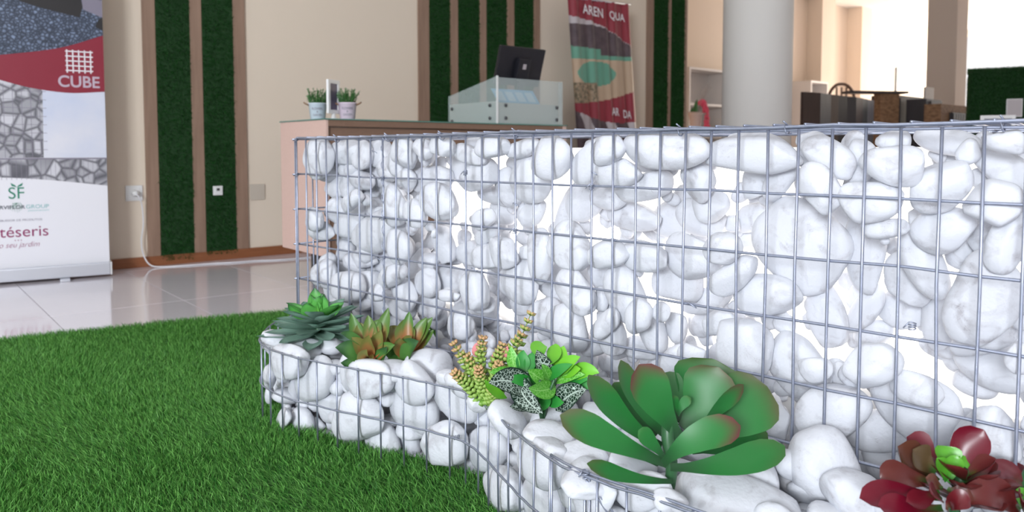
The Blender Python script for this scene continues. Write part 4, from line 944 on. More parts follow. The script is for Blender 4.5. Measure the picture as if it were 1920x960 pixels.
# upright wood samples
smp = [(2.489, 6.52, 2.688, 6.64, (0.050, 0.028, 0.022)), (2.690, 6.66, 2.855, 6.82, (0.12, 0.115, 0.115)), (2.860, 6.84, 2.97, 6.93, (0.12, 0.085, 0.065)),
       (2.975, 6.95, 3.105, 7.06, (0.045, 0.038, 0.036)), (3.112, 7.08, 3.24, 7.17, (0.040, 0.032, 0.036)), (3.245, 7.19, 3.37, 7.32, (0.065, 0.038, 0.034)),
       (3.376, 7.34, 3.50, 7.50, (0.045, 0.055, 0.065)), (3.51, 7.52, 3.64, 7.66, (0.22, 0.22, 0.25))]
nm_ = ['wide dark brown wood sample board, leftmost of the upright row', 'grey wood sample board, second in the upright row', 'brown wood sample board, third in the upright row',
       'charcoal wood sample board, fourth in the upright row', 'dark plum wood sample board, fifth in the upright row', 'red-brown wood sample board, sixth in the upright row',
       'blue-grey narrow wood sample board, seventh in the upright row', 'light grey sample board at the right end of the upright row']
for k, (x0, y0, x1, y1, c) in enumerate(smp):
    m_ = mat('sample_wood_%d' % k, c, .5, noise=(8, .7, tuple(q * .55 for q in c), (10, 10, .6)))
    ln = math.hypot(x1 - x0, y1 - y0)
    o = MB().box(0, ln, 0, .025, 0, 1.166).build('wood_sample', m_, None, False, (x0, y0, 0), math.atan2(y1 - y0, x1 - x0), .002)
    tag(o, nm_[k], 'sample board', 'upright wood samples')

M_OSB = mat('chipboard', (0.30, 0.165, 0.085), .7, noise=(22, 1.0, (0.16, 0.08, 0.04), (1, 1, 2)))
M_DBOX = mat('charcoal_cabinet', (0.050, 0.042, 0.045), .5, noise=(6, .5, (0.035, 0.03, 0.032), (10, 10, 1)))


def rbox(name, x, y, rz, w, d, h, m_, label, cat, group=None):
    e = empty(name, (x, y, 0), rz); tag(e, label, cat, group)
    box('body', 0, w, 0, d, 0, h, m_, e, .004)
    return e


e = rbox('chipboard_cabinet', 3.80, 7.86, R(8), .21, .12, 1.25, M_OSB, 'chipboard display cabinet behind the upright wood samples', 'cabinet')
box('top_board', -.35, .30, -.02, .13, 1.25, 1.275, M_DBOX, e)
e = rbox('charcoal_cabinet', 4.03, 8.02, R(40), .85, .25, 1.25, M_DBOX, 'charcoal display cabinet right of the chipboard one', 'cabinet', 'charcoal display cabinets')
box('drawer_front', .10, .83, -.014, 0, .90, 1.22, M_DBOX, e, .003); box('drawer_front', .10, .83, -.014, 0, .55, .88, M_DBOX, e, .003)
e = rbox('charcoal_cabinet', 4.294, 7.90, R(40), .40, .2, 1.20, M_DBOX, 'smaller charcoal display cabinet in front of the square pillar', 'cabinet', 'charcoal display cabinets')
box('drawer_front', .09, .38, -.014, 0, .80, 1.18, M_DBOX, e, .003)
sl = MB().box(0, .22, 0, .02, 0, .13).build('stone_sample', mat('pale_speckled_stone', (.50, .44, .40), .5, noise=(60, .7, (.38, .33, .30))), None, False, (4.33, 7.99, 1.20), R(40), .003)
tag(sl, 'pale speckled stone tile leaning against the square pillar', 'stone sample')
e = rbox('chipboard_display', 4.28, 7.60, R(40.5), 1.22, .16, 1.13, M_OSB, 'low chipboard display with a dark ribbed panel', 'display')
box('dark_panel', .22, .90, -.03, 0, .75, 1.05, M_DBOX, e)
for k in range(10):
    box('slat', .235 + k * .066, .235 + k * .066 + .05, -.038, -.03, .76, 1.04, M_DBOX, e)
# framed turf display
td = empty('turf_display', (4.19, 7.02, 0), R(-30)); tag(td, 'tall display box clad in dark green turf with a white card', 'turf display')
box('body', 0, .55, 0, .45, 0, 1.40, M_TURFB, td, .05)
n = 16000
P = np.stack([rng.uniform(0, .55, n), np.zeros(n), rng.uniform(.5, 1.40, n)], 1)
tag(blades('pile', P, rng.uniform(.012, .026, n), rng.uniform(.003, .005, n), np.stack([rng.normal(0, .006, n), 0 * P[:, 0], rng.normal(-.006, .006, n)], 1), M_STRIP, td, (0, -1.0, 0)), kind='stuff')
n = 6000
P = np.stack([rng.uniform(0, .55, n), rng.uniform(0, .45, n), np.full(n, 1.395)], 1)
tag(blades('pile', P, rng.uniform(.015, .03, n), rng.uniform(.003, .005, n), rng.normal(0, .006, (n, 3)), M_STRIP, td), kind='stuff')
box('card', .31, .42, -.032, -.028, .97, 1.12, M_PALE, td)
box('card_border', .305, .425, -.030, -.026, .965, 1.125, M_WHITE, td)
sd = empty('shelf_rack', (4.70, 6.74, 0), R(-30)); tag(sd, 'dark shelf rack with small boxes at the right edge', 'rack')
for k in range(4):
    box('rack_board', 0, .5, 0, .35, .62 + k * .24, .64 + k * .24, M_DBOX, sd)
box('side_board', 0, .02, 0, .35, 0, 1.42, M_DBOX, sd); box('side_board', .48, .5, 0, .35, 0, 1.42, M_DBOX, sd)
for k, (c, lb) in enumerate((((.70, .68, .70), 'white'), ((.45, .05, .06), 'red'), ((.06, .06, .12), 'navy'), ((.72, .70, .66), 'cream'))):
    bx = MB().box(-.045, .045, -.05, .05, 0, .13).build('product_box', mat('carton_%d' % k, c, .5), None, False, None, R(-30), .003)
    bx.location = Matrix.Translation(sd.location) @ Matrix.Rotation(R(-30), 4, 'Z') @ Vector((.09 + .11 * (k % 2), .10, .642 + .24 * (k // 2 + 1)))
    tag(bx, '%s carton on the dark rack at the right edge' % lb, 'carton')
# white tablet on a stand, chair back, sheet of glass, thermostat
tbz = empty('info_tablet', (3.19, 5.0, 0), R(-20)); tag(tbz, 'white framed info tablet on a stand right behind the stone wall', 'tablet')
for (x0, x1, z0, z1) in ((-.10, -.078, .74, .897), (.078, .10, .74, .897), (-.078, .078, .875, .897), (-.078, .078, .74, .76)):
    box('frame_bar', x0, x1, -.008, .008, z0, z1, M_WHITE, tbz, .002)
box('screen', -.078, .078, -.004, .004, .76, .875, mat('grey_tablet_screen', (.20, .21, .27), .3), tbz)
MB().tube([(0, .02, .012), (0, .012, .78)], .014, 10).build('pole', M_WHITE, tbz, True)
MB().lathe([(.15, 0), (.15, .012)], 28).build('base', M_WHITE, tbz, True)
M_CHW = mat('dark_chair_wood', (0.16, 0.09, 0.065), .5)
ch = empty('wooden_chair', (4.32, 10.0, 0), R(10)); tag(ch, 'old wooden chair with a rounded back beyond the wood samples', 'chair')
MB().tube(smooth_path([(-.19, 0, .95), (-.20, 0, 1.15), (-.18, 0, 1.38), (-.10, 0, 1.50), (0, 0, 1.53), (.10, 0, 1.50), (.18, 0, 1.38), (.20, 0, 1.15), (.19, 0, .95)], 5), .02, 8).build('back_frame', M_CHW, ch, True)
for k in (-.07, 0, .07): MB().tube([(k, 0, .95), (k, 0, 1.49)], .012, 6).build('spindle', M_CHW, ch, True)
box('seat', -.22, .22, -.42, .03, .91, .95, M_CHW, ch, .01)
for sx in (-.19, .19):
    for sy in (-.39, 0): MB().tube([(sx, sy, .45), (sx, sy, .92)], .02, 8).build('leg', M_CHW, ch, True)
pd = wbox('display_plinth', 0, .7, 0, .7, 0, .45, M_SHELF); pd.location = (4.40, 9.85, 0)
tag(pd, 'low white plinth carrying the old wooden chair', 'plinth')
gs = MB().box(-.008, .008, -.06, .06, 0, .25).build('glass_sample', mat('pale_glass_sheet', (.62, .68, .68), .15), None, False, (4.0, 7.96, 1.275), R(-22), .002)
tag(gs, 'upright pale glass sheet standing on the chipboard cabinet', 'glass sheet')
th = wbox('thermostat', 14.10, 14.24, N_FAR - .03, N_FAR, 2.05, 2.20, M_WHITE, None, .006); tag(th, 'small white thermostat on the far wall', 'thermostat')


# ================================================================== stones
def ico(sub):
    bm = bmesh.new(); bmesh.ops.create_icosphere(bm, subdivisions=sub, radius=1.0)
    V = np.array([v.co[:] for v in bm.verts]); Fc = np.array([[v.index for v in f.verts] for f in bm.faces]); bm.free()
    return V, Fc


ICO3, ICO2 = ico(4), ico(3)


def pebble(a, b, c, base=ICO3, flats=True):
    """vertices of one rounded stone with half axes a (x), b (y), c (z)"""
    V, Fc = base
    v = V.copy()
    e = rng.uniform(2.0, 2.7)
    v /= (np.abs(v) ** e).sum(1)[:, None] ** (1 / e)
    f = np.ones(len(v))
    for k in range(5):
        d = rng.normal(0, 1, 3); d /= np.linalg.norm(d)
        f += rng.uniform(.015, .05) / (1 + .4 * k) * np.sin((1.3 + 0.9 * k) * (V @ d) * 2 + rng.uniform(0, 6.28))
    v *= f[:, None]
    for k in range(rng.integers(2, 5) if flats else 0):          # a few worn flat sides
        d = rng.normal(0, 1, 3) * (1, 1, .6); d /= np.linalg.norm(d)
        h = rng.uniform(.64, .92)
        s = v @ d - h
        v -= np.outer(np.where(s > 0, s * .72, 0), d)
    tp = rng.uniform(-.22, .22)
    v[:, 1] *= 1 + tp * v[:, 0]
    v[:, 1] += rng.uniform(-.12, .12) * v[:, 0] ** 2
    v -= (v.max(0) + v.min(0)) / 2
    v /= np.abs(v).max(0)
    return v * (a, b, c), Fc


def np_mesh(name, V, Fc, m):
    me = bpy.data.meshes.new(name)
    me.vertices.add(len(V)); me.vertices.foreach_set('co', np.asarray(V, np.float32).ravel())
    nl = Fc.size
    me.loops.add(nl); me.loops.foreach_set('vertex_index', np.asarray(Fc, np.int32).ravel())
    me.polygons.add(len(Fc)); me.polygons.foreach_set('loop_start', np.arange(0, nl, 3, dtype=np.int32))
    me.polygons.foreach_set('use_smooth', np.ones(len(Fc), bool))
    me.materials.append(m); me.update(calc_edges=True)
    return me


class Packer:
    """presses stones against a mesh plane: each goes as far forward as those before it allow"""
    def __init__(s, x0, x1, z0, z1, res=.004):
        s.x0, s.z0, s.res = x0, z0, res
        s.X, s.Z = np.meshgrid(np.arange(x0, x1, res), np.arange(z0, z1, res), indexing='ij')
        s.B = np.zeros(s.X.shape)

    def foot(s, x, z, a, b, ang):
        t = math.radians(ang)
        i0, i1 = int((x - a - s.x0) / s.res) - 1, int((x + a - s.x0) / s.res) + 2
        j0, j1 = int((z - a - s.z0) / s.res) - 1, int((z + a - s.z0) / s.res) + 2
        sl = (slice(max(i0, 0), max(i1, 0)), slice(max(j0, 0), max(j1, 0)))
        dx, dz = s.X[sl] - x, s.Z[sl] - z
        u = (dx * math.cos(t) + dz * math.sin(t)) / a; v = (-dx * math.sin(t) + dz * math.cos(t)) / b
        return sl, 1 - u * u - v * v

    def depth(s, x, z, a, b, ang, c, gap, tol=.12):
        sl, q = s.foot(x, z, a, b, ang)
        t = c * np.sqrt(np.clip(q, 0, 1)); m = (q > tol) & (s.B[sl] > 0)
        d = c + gap
        if m.any(): d = max(d, (s.B[sl] + t)[m].max())
        return d, sl, q, t

    def put(s, sl, q, t, d):
        m = q > 0
        s.B[sl][m] = np.maximum(s.B[sl][m], d + t[m])

    def free(s, x, z, a, b, ang):
        sl, q = s.foot(x, z, a, b, ang); m = q > 0
        if not m.any(): return 0
        return float((s.B[sl][m] == 0).mean())


ORD = {1: 'top', 2: 'second', 3: 'third', 4: 'fourth', 5: 'fifth', 6: 'sixth', 7: 'seventh'}


def nth(n):
    return '%d%s' % (n, 'th' if 10 <= n % 100 <= 20 else {1: 'st', 2: 'nd', 3: 'rd'}.get(n % 10, 'th'))


def look(a, b, ang):
    sz = 'large ' if a > .062 else ('small ' if a < .026 else '')
    r_ = a / b
    if r_ < 1.25: return sz + 'round'
    if abs(ang) > 60: return sz + ('upright long' if r_ > 1.75 else 'upright oval')
    if abs(ang) < 22: return sz + ('flat long' if r_ > 1.75 else 'flat oval')
    return sz + ('leaning long' if r_ > 1.75 else 'leaning oval')


used_labels = {}


def stone(center, ex, ez, a, b, c, label, group, flats=True):
    V, Fc = pebble(a, b, c, ICO3, flats)
    o = bpy.data.objects.new('white_stone', np_mesh('white_stone', V, Fc, M_STONE))
    link(o)
    ex = ex.normalized(); ez = ez.normalized(); ey = ez.cross(ex)
    o.matrix_world = Matrix(((ex.x, ey.x, ez.x, center.x), (ex.y, ey.y, ez.y, center.y), (ex.z, ey.z, ez.z, center.z), (0, 0, 0, 1)))
    tag(o, label, 'stone', group)
    return o


TG = Vector((math.cos(AG), math.sin(AG), 0)); NG = Vector((-math.sin(AG), math.cos(AG), 0)); UP = Vector((0, 0, 1))
pk = Packer(-.12, 2.6, 0, .74)
wall_list = []
for (s_, z, a, b, ang) in WALL:
    k_ = 1.22 if s_ < .5 else (1.16 if s_ < .9 else 1.10)
    a *= k_; b = max(b * k_, .42 * a, .016)
    c = min(max(.46 * math.sqrt(a * b) + .003, .012), .032)
    z = min(z, .695 - min(a, b) * .6)
    s_ = max(s_, b * .9 + .004)
    d, sl, q, t = pk.depth(s_, z, a, b, ang, c, .004, .30)
    if d + c > .20:
        a *= .7; b *= .7; c *= .7
        d, sl, q, t = pk.depth(s_, z, a, b, ang, c, .004, .30)
    if d + c > .205: continue
    pk.put(sl, q, t, d)
    wall_list.append((s_, z, a, b, ang, c, d))
seen_ = {}
for (s_, z, a, b, ang, c, d) in wall_list:
    row = min(7, int((HTOP - z) / .1) + 1); col_ = max(1, int(s_ / .05) + 1)
    lab = '%s white stone, %s wire row, %s mesh column from left' % (look(a, b, ang), ORD[row], nth(col_))
    if lab in seen_:
        k = seen_[lab]
        lab = lab.replace(' white stone', ' white stone set deeper') if k[1] < d else lab.replace(' white stone', ' white stone set forward')
        if lab in seen_: lab = lab.replace(' set ', ' set farther ')
    seen_[lab] = (z, d)
    t = math.radians(ang)
    stone(G(s_, d, z), TG * math.cos(t) + UP * math.sin(t), -NG, a, b, c, lab, 'white stones in the tall lit basket')

fillV, fillF = [], []


def fill_stone(center, ex, ez, a, b, c, base=ICO2):
    V, Fc = pebble(a, b, c, base)
    ex = ex.normalized(); ez = ez.normalized(); ey = ez.cross(ex)
    Mx = np.array([[ex.x, ey.x, ez.x], [ex.y, ey.y, ez.y], [ex.z, ey.z, ez.z]])
    n0 = sum(len(v) for v in fillV)
    fillV.append(V @ Mx.T + np.array(center)); fillF.append(Fc + n0)


def flush_fill(name, label, parent=None):
    o = bpy.data.objects.new(name, np_mesh(name, np.concatenate(fillV), np.concatenate(fillF), M_STONE)); link(o, parent)
    tag(o, label, 'stones', None, 'stuff')
    fillV.clear(); fillF.clear()
    return o


nf = 0
endp = []
for k in range(26000):
    s_ = rng.uniform(.03, 2.5); z = rng.uniform(.02, .685)
    right = s_ > 1.82
    a = rng.uniform(.028, .058) if right else rng.uniform(.014, .042)
    if k > 14000: a *= .75
    b = a * rng.uniform(.6, .92); ang = rng.uniform(-90, 90)
    if z + b > .70 or s_ - b * .9 < .002: continue
    low = z < .30 + .04 * math.sin(s_ * 9)
    need = .55 if right else (.28 if low else .34)
    if pk.free(s_, z, a, b, ang) < need: continue
    if not low and not right and (math.sin(s_ * 23 + 3 * math.sin(z * 17)) > .82): continue
    c = min(.5 * math.sqrt(a * b) + .003, .034)
    d, sl, q, t = pk.depth(s_, z, a, b, ang, c, .006)
    if d + c > .20: continue
    pk.put(sl, q, t, d); nf += 1
    tt = math.radians(ang)
    fill_stone(G(s_, d, z), TG * math.cos(tt) + UP * math.sin(tt), -NG, a, b, c)
for k in range(2600):                    # smaller ones behind what still gapes, but for the glowing holes
    free_ = np.argwhere((pk.B == 0) & (pk.X > .03) & (pk.X < 2.46) & (pk.Z > .015) & (pk.Z < .68)) if k % 40 == 0 else free_
    if not len(free_): break
    i_, j_ = free_[rng.integers(len(free_))]
    s_, z = float(pk.X[i_, j_]), float(pk.Z[i_, j_])
    if pk.B[i_, j_] > 0: continue
    hole = math.sin(s_ * 19 + 4 * math.sin(z * 11)) + .5 * math.sin(z * 29 + s_ * 7)
    if hole > (.15 if z > .43 else 1.05): continue
    a = rng.uniform(.018, .034); b = a * rng.uniform(.65, .92); ang = rng.uniform(-90, 90)
    if z + b > .695: continue
    c = .5 * b
    d, sl, q, t = pk.depth(s_, z, a, b, ang, c, .012, .35)
    if d + c > .205: d = .205 - c
    pk.put(sl, q, t, d); nf += 1
    tt = math.radians(ang)
    fill_stone(G(s_, d, z), TG * math.cos(tt) + UP * math.sin(tt), -NG, a, b, c)
for k in range(260):                     # the left end is filled through its whole depth
    s_ = rng.uniform(.035, .30); dp = rng.uniform(.07, .26); z = rng.uniform(.03, .665)
    if any(abs(s_ - q[0]) < .034 and abs(dp - q[1]) < .034 and abs(z - q[2]) < .046 for q in endp): continue
    endp.append((s_, dp, z))
    a = rng.uniform(.032, .045); b = a * rng.uniform(.75, .95); tt = rng.uniform(-1.5, 1.5)
    fill_stone(G(s_, dp, z), TG * math.cos(tt) + UP * math.sin(tt), -NG + TG * rng.normal(0, .4), min(a, s_), b, .026)
flush_fill('smaller_stones', 'smaller white stones filling the gaps deep in the tall basket')
print('wall stones', len(wall_list), 'fill', nf)

# glowing diffuser inside the tall basket
lp = empty('light_panel', G(1.25, .215, .0), AG); tag(lp, 'glowing white light panel inside the tall stone basket', 'light')
box('diffuser', -.90, 1.17, 0, .012, .25, .665, M_LED, lp)
box('housing', -.91, 1.18, .012, .035, .0, .675, M_WHITE, lp)


# ------------------------------------------------------------------ tall wire basket
WR = .0024
gb = empty('wire_basket', G(0, 0, 0), AG); tag(gb, 'tall galvanised wire basket filled with glowing white stones', 'gabion')
GLEN, GTH = 2.50, .30


def wob(n, amp):
    return rng.normal(0, amp, n)


for k in range(int(GLEN / .05) + 1):
    s_ = k * .05
    w_ = wob(4, .0012)
    MB().tube([(s_ + w_[i], -.002 + abs(w_[i]) * .5, z) for i, z in enumerate((0, .25, .48, .702))], WR, 8).build('vertical_wire', M_WIRE, gb, True)
for r_ in range(8):
    z = min(HTOP - .1 * r_, HTOP)
    n = 26
    w_ = wob(n, .0010)
    MB().tube([(GLEN * i / (n - 1), .0022, z + w_[i]) for i in range(n)], WR, 8).build('horizontal_wire', M_WIRE, gb, True)
# end panel on the left
for k in range(1, 7):
    MB().tube([(0, .05 * k, 0), (0, .05 * k, HTOP)], WR, 6).build('vertical_wire', M_WIRE, gb, True)
for r_ in range(8):
    MB().tube([(-.004, -.012, HTOP - .1 * r_), (-.002, GTH, HTOP - .1 * r_)], WR, 6).build('horizontal_wire', M_WIRE, gb, True)
MB().tube([(-.003, -.004, 0), (-.004, -.004, .35), (-.003, -.004, .70)], WR, 6).build('vertical_wire', M_WIRE, gb, True)


# lid: lengthwise wires and cross wires, bulging a little above the front panel
def lid_z(s_):
    return HTOP + .002 + .0045 * min(1, max(0, (s_ - .32) / .5))


for j, y in enumerate((-.005, .10, .20, .30)):
    MB().tube([(.01 + (GLEN - .01) * i / 30, y, lid_z(GLEN * i / 30) + (0 if j == 0 else -.004) + wob(1, .0012)[0]) for i in range(31)], WR * 1.05, 8).build('lid_wire', M_WIRE, gb, True)
MB().tube([(.38 + 2.1 * i / 20, .003, HTOP + .005 + wob(1, .0008)[0]) for i in range(21)], WR, 6).build('lid_wire', M_WIRE, gb, True)
for k in range(int(GLEN / .05) + 1):
    s_ = k * .05 + .012
    MB().tube([(s_, -.007, lid_z(s_) + .003), (s_, .15, lid_z(s_) + .002), (s_, .302, lid_z(s_) - .003)], WR, 6).build('lid_cross_wire', M_WIRE, gb, True)
for r_ in range(8):
    MB().tube([(0, GTH, HTOP - .1 * r_), (GLEN, GTH, HTOP - .1 * r_)], WR, 6).build('horizontal_wire', M_WIRE, gb, True)


def coil(p, axis, turns, r_, pitch, name, parent, wr=.0011):
    ax = Vector(axis).normalized(); u = ax.cross(Vector((.3, .9, .2))).normalized(); v = ax.cross(u)
    pts = [Vector(p) + ax * (pitch * t / 8) + (u * math.cos(t * math.pi / 4) + v * math.sin(t * math.pi / 4)) * r_ for t in range(turns * 8 + 1)]
    tail = pts[-1] + (u * .6 - ax * .3 + Vector((.2, -.5, -.2))).normalized() * .012
    return MB().tube(pts + [tail], wr, 5).build(name, M_WIRE, parent, True)


for (s_, z) in ((0.002, .70), (.002, .60), (.002, .195), (.40, .60), (.40, .50), (.40, .40), (.70, .62), (.85, .50), (1.05, .60), (1.62, .42), (1.40, .205)):
    coil((s_, -.003, z - .006), (0, 0, 1), 3, .0048, .0034, 'wire_tie', gb)
for s_ in (.20, .42, .62, .85, 1.24, 1.43, 1.72, 2.1):
    coil((s_, -.001, lid_z(s_) - .005), (1, 0, .1), 1, .0075, .003, 'lid_ring', gb, .0014)
for (s_, z, dx) in ((.36, .665, .022), (.845, .555, .020), (1.05, .625, .016), (.37, .395, .022), (1.26, .40, .02), (.72, .405, .02)):
    MB().tube(smooth_path([(s_, -.003, z), (s_ + dx * .4, -.010, z + .004), (s_ + dx, -.006, z - .003)], 4), .0011, 5).build('tie_end', M_WIRE, gb, True)
# twisted pair down the panel joint
MB().tube([(.40 + .0035 * math.cos(i * .9), -.003 + .0035 * math.sin(i * .9), .70 - .70 * i / 120) for i in range(121)], .0011, 5).build('joint_spiral', M_WIRE, gb, True)


# ------------------------------------------------------------------ low planter basket
PT = np.array(PATH)
PL = np.r_[0, np.cumsum(np.linalg.norm(np.diff(PT, axis=0), axis=1))]


def on_path(L):
    x, y = np.interp(L, PL, PT[:, 0]), np.interp(L, PL, PT[:, 1])
    h = .015
    x0, y0 = np.interp(L - h, PL, PT[:, 0]), np.interp(L - h, PL, PT[:, 1])
    x1, y1 = np.interp(L + h, PL, PT[:, 0]), np.interp(L + h, PL, PT[:, 1])
    t = Vector((x1 - x0, y1 - y0)).normalized()
    return x, y, t


PH = .20
pb = empty('planter_basket', (0, 0, 0)); tag(pb, 'low wavy wire planter basket filled with white stones on the turf', 'planter')


def pp(L, z, out=0.0):
    x, y, t = on_path(L)
    return G(x - t.y * out, -(y + t.x * out), z)


L_s = float(np.interp(.875, PT[:, 0], PL))
Ls = list(np.arange(.03, L_s - .02, .060)) + list(np.arange(L_s, PL[-1], .05))
L_double = float(np.interp(1.215, PT[:, 0], PL))
for L in Ls:
    w_ = wob(3, .001)
    MB().tube([pp(L + w_[0], 0), pp(L, .1, .001), pp(L + w_[1], PH + .002)], .0021, 6).build('vertical_wire', M_WIRE, pb, True)
for L in (L_double - .012, L_double + .062, L_double + .07):
    MB().tube([pp(L, 0), pp(L, .1, .001), pp(L, PH + .001)], .0021, 6).build('vertical_wire', M_WIRE, pb, True)
NP = 90
for (z, o_, nm) in ((PH, .0025, 'rim_wire'), (PH - .1, .0025, 'horizontal_wire'), (.004, .0025, 'horizontal_wire')):
    MB().tube([pp(PL[-1] * i / NP, z + wob(1, .0007)[0], o_) for i in range(NP + 1)], .0021, 6).build(nm, M_WIRE, pb, True)
MB().tube([pp(L_double - .02 + (PL[-1] - L_double) * i / 40, PH + .003, -.003) for i in range(41)], .0021, 6).build('rim_wire', M_WIRE, pb, True)
coil(pp(L_double + .064, PH - .010), (0, 0, 1), 3, .005, .006, 'wire_tie', pb)
for dx, dz in ((.050, -.055), (.060, -.050)):
    p0 = pp(L_double + .066, PH - .004, .004)
    MB().tube(smooth_path([p0, p0 + Vector((dx * .35, -.008, dz * .45)), p0 + Vector((dx * .75, -.012, dz))], 4), .0013, 5).build('tie_end', M_WIRE, pb, True)
coil(pp(L_s - .035, .1), (1, 0, 0), 3, .004, .004, 'wire_tie', pb)

# stones behind the planter's front mesh
pk2 = Packer(0, PL[-1], -.03, .26)
pstones = []
for (L, z, a, b, ang) in FRONT:
    a = min(a, .068) * 1.10; b = min(max(b, .50 * a), .05) * 1.12
    if z - b < .0: z = b * .9
    z = min(z, .185)
    c = min(max(.44 * math.sqrt(a * b), .014), .030)
    d, sl, q, t = pk2.depth(L, z, a, b, ang, c, .003, .35)
    if d + c > .12: continue
    pk2.put(sl, q, t, d); pstones.append((L, z, a, b, ang, c, d, True))
for k in range(9000):
    L = rng.uniform(.05, PL[-1] - .03); z = rng.uniform(.015, .175)
    a = rng.uniform(.022, .052) * (1 if k < 4000 else .7); b = a * rng.uniform(.65, .95); ang = rng.uniform(-80, 80)
    if z + b > .205: continue
    if pk2.free(L, z, a, b, ang) < (.55 if k < 4000 else .36): continue
    c = min(.52 * math.sqrt(a * b), .03)
    d, sl, q, t = pk2.depth(L, z, a, b, ang, c, .003)
    if d + c > .12: continue
    pk2.put(sl, q, t, d); pstones.append((L, z, a, b, ang, c, d, False))
for L in np.arange(.06, PL[-1] - .03, .026):   # a low row along the foot of the mesh
    a = rng.uniform(.020, .028); b = rng.uniform(.015, .02); c = .013; ang = rng.uniform(-12, 12); z = b
    if pk2.free(L, z, a, b, ang) < .12: continue
    d, sl, q, t = pk2.depth(L, z, a, b, ang, c, .003, .6)
    if d + c > .10: continue
    pk2.put(sl, q, t, d); pstones.append((L, z, a, b, ang, c, max(d, .03), False))
marks = [(.35, 'by its left end'), (.62, 'below the grey-green rosette'), (.90, 'below the two orange-green rosettes'), (1.12, 'at the inward bend'), (1.42, 'below the veined-leaf plant'), (1.75, 'below the big green succulent'), (9, 'at the right of the planter')]
cnt = {}
for (L, z, a, b, ang, c, d, main) in pstones:
    x, y, t = on_path(L)
    inn = (t.y, -t.x)
    ctr = G(x + inn[0] * d, -(y + inn[1] * d), z)
    ext = (G(x + t.x * .01, -(y + t.y * .01)) - G(x, -y)).normalized()
    outw = (G(x - inn[0] * .01, -(y - inn[1] * .01)) - G(x, -y)).normalized()
    t_ = math.radians(ang)
    ex = ext * math.cos(t_) + UP * math.sin(t_)
    if d - c < .02 and L < 2.0:
        place = next(q for lim, q in marks if L < lim)
        lev = 'upper' if z > .11 else 'lower'
        lab = '%s white stone, %s planter row, %s mesh column from planter left' % (look(a, b, ang), lev, nth(1 + sum(1 for q in Ls if q < L)))
        if lab in cnt: lab = lab.replace(' white stone', ' white stone set deeper')
        cnt[lab] = 1
        stone(ctr, ex, outw, a, b, c, lab, 'white stones in the low planter')
    else:
        fill_stone(ctr, ex, outw, a, b, c)
# stones inside the planter
pts_ = []
for k in range(6000):
    s_ = rng.uniform(.06, 1.92)
    w_ = float(np.interp(s_, PT[:, 0], PT[:, 1]))
    dd = rng.uniform(.03, .33)
    if dd > w_ - .075: continue
    if any((s_ - q[0]) ** 2 + (dd - q[1]) ** 2 < .046 ** 2 for q in pts_): continue
    pts_.append((s_, dd))
for (s_, dd) in pts_:
    for zc in (.06, .125, .165):
        a = rng.uniform(.028, .04); b = a * rng.uniform(.7, .95)
        an = rng.uniform(0, 3.14)
        if zc > .13 and rng.uniform() < .15: continue
        fill_stone(G(s_ + rng.normal(0, .006), -dd, zc - rng.uniform(0, .01)), Vector((math.cos(an), math.sin(an), rng.normal(0, .15))), Vector((rng.normal(0, .12), rng.normal(0, .12), 1)), a, b, .019)
flush_fill('planter_stones', 'white stones heaped inside the low planter under its top layer')

# top layer
TL = ['small white stone at the left end, under the grey-green rosette', 'flat white stone in front of the grey-green rosette', 'white stone between the grey-green rosette and the orange-green ones',
      'flat white stone in front of the right orange-green rosette', 'big white stone right of the orange-green rosettes', 'white stone left of the pink sprigs', 'small white stone at the bend of the rim',
      'white stone below the dark veined leaves, nearest the rim', 'white stone between veined plant and the big green leaf', 'white stone under the long left leaf of the big succulent',
      'flat white stone under the lowest leaf of the big succulent', 'white stone at the stem of the big green succulent', 'white stone right of the veined-leaf plant', 'white stone right under the dark veined leaves',
      'white stone behind the pink-tipped sprigs', 'white stone behind the bright green leaves', 'white stone right of the big succulent stem', 'rounded white stone under the right leaf of the big succulent',
      'biggest flat white stone at the bottom edge, before the round one', 'flat white stone at the foot of the wall behind the big succulent', 'small white stone at the rim below the big succulent',
      'white stone half hidden behind the big round stone', 'big round white stone right of the green succulent', 'white stone left of the dark red succulent', 'white stone under the dark red succulent',
      'white stone behind the dark red succulent', 'white stone at the right edge behind the red leaves', 'white stone at the right edge below the red leaves']
for k, (x, y, a, dep, tt, ang, s_, dd) in enumerate(TOP):
    if dd < .03: y -= .05
    kk = 1 + 1.05 * dep / math.hypot(x, y)          # rest it just inside the rim
    x, y, zc = x * kk, y * kk, CAM_H + (.205 - CAM_H) * kk
    t_ = math.radians(ang)
    ex = Vector((math.cos(t_), 0, math.sin(t_)))
    tilt = .35 if k not in (22,) else -.2
    ez = Vector((0, -tilt, 1)); ez = (ez - ex * ez.dot(ex)).normalized()
    if k == 22:
        stone(Vector((x, y, zc + .012)), Vector((.96, 0, .28)), Vector((.1, -1, .35)), .050, .060, .036, TL[k], 'top stones of the planter', False)
    else:
        stone(Vector((x, y, zc)), ex, ez, a, dep, max(tt, .014), TL[k], 'top stones of the planter')


# ================================================================== plants
def plant_from(data, name, label, cat, mats_, leaf_kw):
    (bx, by, bz), leaves = data
    e = empty(name, (bx, by, bz)); tag(e, label, cat)
    for lv in leaves:
        b, c, t, w_, h_, col = lv
        m_ = mats_(col) if callable(mats_) else mats_
        leaf_obj('leaf', (b, c, t, w_ * 1.28, h_), m_, e, col=col, **leaf_kw)
    return e


